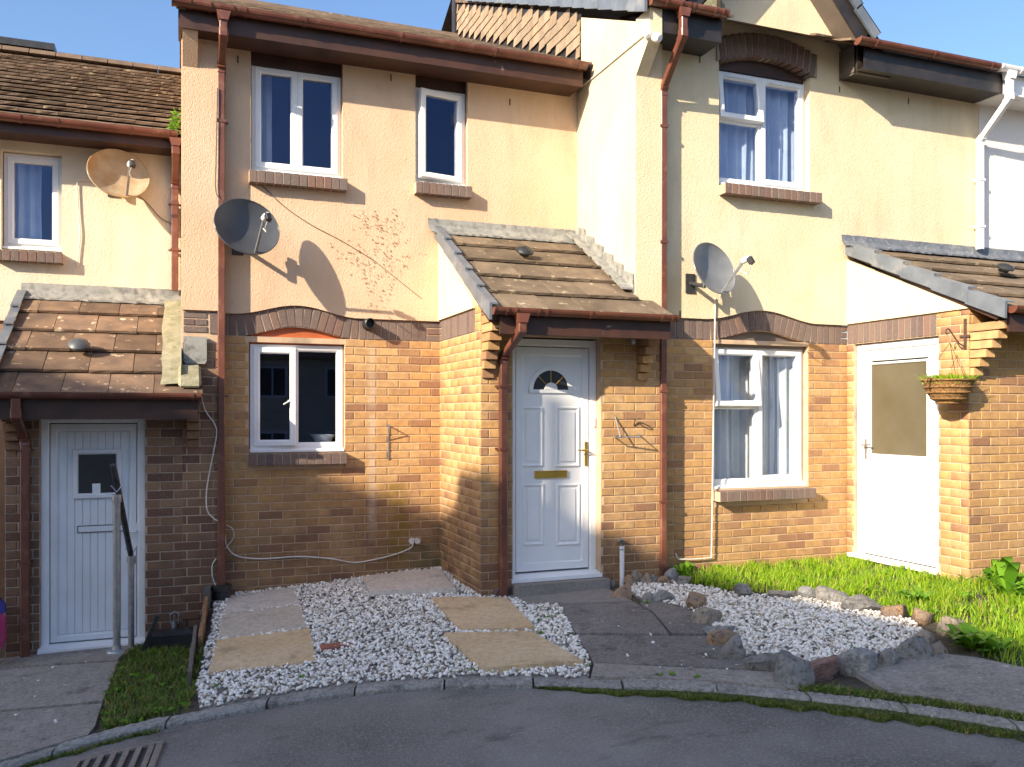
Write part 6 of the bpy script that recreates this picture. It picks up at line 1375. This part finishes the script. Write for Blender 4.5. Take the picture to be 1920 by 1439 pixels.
# ================================================================== the other side of the close (it shades the front gardens and shows in the window glass)
def simple_house(label, cx_, cy_, ang, half_len, depth, base, eave, ridge, chim=None, m='cream_render', asym=.5):  # pale walls chosen to bounce light into the shaded gardens
    Hs = empty('opposite_house', cx_, cy_, base, label=label, cat='house')
    u = Vector((math.cos(ang), math.sin(ang), 0)); v_ = Vector((-u.y, u.x, 0))
    def Pt(a, b, z): p = Vector((cx_, cy_, 0)) + u * a + v_ * b; return (p.x, p.y, z)
    d0, d1 = -depth * (1 - asym), depth * asym; L = half_len
    def bx(a0, a1, b0, b1, z0, z1):
        mb = MB(); mb.v = [Pt(a0, b0, z0), Pt(a1, b0, z0), Pt(a1, b1, z0), Pt(a0, b1, z0), Pt(a0, b0, z1), Pt(a1, b0, z1), Pt(a1, b1, z1), Pt(a0, b1, z1)]
        mb.f = [(0, 3, 2, 1), (4, 5, 6, 7), (0, 1, 5, 4), (1, 2, 6, 5), (2, 3, 7, 6), (3, 0, 4, 7)]; return mb
    w_ = bx(-L, L, d0, d1, base, eave); w_.add([Pt(-L, d0, eave), Pt(-L, d1, eave), Pt(-L, 0, ridge - .1), Pt(L, d0, eave), Pt(L, d1, eave), Pt(L, 0, ridge - .1)], [(0, 1, 2), (3, 5, 4)])
    obj('wall', w_, m, Hs)
    rf = MB(); o_ = .3; e0 = eave - .25
    rf.v = [Pt(-L - o_, d0 - .4, e0), Pt(L + o_, d0 - .4, e0), Pt(L + o_, 0, ridge), Pt(-L - o_, 0, ridge), Pt(-L - o_, d1 + .4, e0), Pt(L + o_, d1 + .4, e0), Pt(-L - o_, 0, ridge - .15), Pt(L + o_, 0, ridge - .15)]
    rf.f = [(0, 1, 2, 3), (3, 2, 5, 4), (0, 6, 4), (1, 7, 5), (0, 3, 6), (3, 4, 6), (1, 2, 7), (2, 5, 7)]; rr = obj('roof', rf, 'roof_tile_dark', Hs)
    if chim: obj('chimney', bx(chim[0], chim[1], -.3, .3, ridge - .6, ridge + chim[2]), m, rr)
    for a in np.arange(-L + 1.2, L - .9, 2.6):
        for zz in (base + .9, base + 3.4):
            if zz + 1.2 > eave: continue
            fr_ = obj('window', bx(a - .55, a + .55, d1, d1 + .05, zz, zz + 1.2), 'pvc_white', Hs); obj('pane', bx(a - .47, a - .03, d1 + .05, d1 + .055, zz + .08, zz + 1.12), 'dark_glass', fr_); obj('pane', bx(a + .03, a + .47, d1 + .05, d1 + .055, zz + .08, zz + 1.12), 'dark_glass', fr_)
    return Hs
# ridge of the shading house: its shadow line runs down across the fronts; tall enough to shade the road
RH = 7.5; kx = 2.0; kz = 1.05
def shadow_xy(xm, hm): t = (RH - hm) / kz; return (xm - kx * t, YM1 - t)     # ridge point that throws its shadow on (xm, hm) of the middle wall plane
r0 = shadow_xy(-6.0, 2.20); r1 = shadow_xy(3.5, -1.44)
ang = math.atan2(r1[1] - r0[1], r1[0] - r0[0]); Lh = math.hypot(r1[0] - r0[0], r1[1] - r0[1]) / 2
simple_house('cream-walled house across the close, behind and left of the camera', (r0[0] + r1[0]) / 2, (r0[1] + r1[1]) / 2, ang, Lh - .3, 7.0, -3.2, 4.2, RH, None, asym=.5)
r0 = shadow_xy(3.55, -1.16); r1 = shadow_xy(24.0, -1.16 - .48 * 20.45)
ang = math.atan2(r1[1] - r0[1], r1[0] - r0[0]); Lh = math.hypot(r1[0] - r0[0], r1[1] - r0[1]) / 2
hB = simple_house('second cream-walled house across the close with a shadow-casting pipe added on its ridge, behind the camera', (r0[0] + r1[0]) / 2, (r0[1] + r1[1]) / 2, ang, Lh - .3, 7.0, -3.2, 4.2, RH, None, asym=.5)
fx, fy = shadow_xy(5.31, -1.16 - .48 * 1.76); obj('flue_pipe', MB().tube([(fx, fy, RH - .3), (fx, fy, RH + .95)], .094, 14), 'dark_steel', hB)  # added pipe, sized to cast the upright shadow edge across the front door
simple_house('long cream-walled terrace on the far side of the road behind the camera', 6.0, -22.0, 0, 17, 8.0, -2.8, 2.4, 5.2, None)
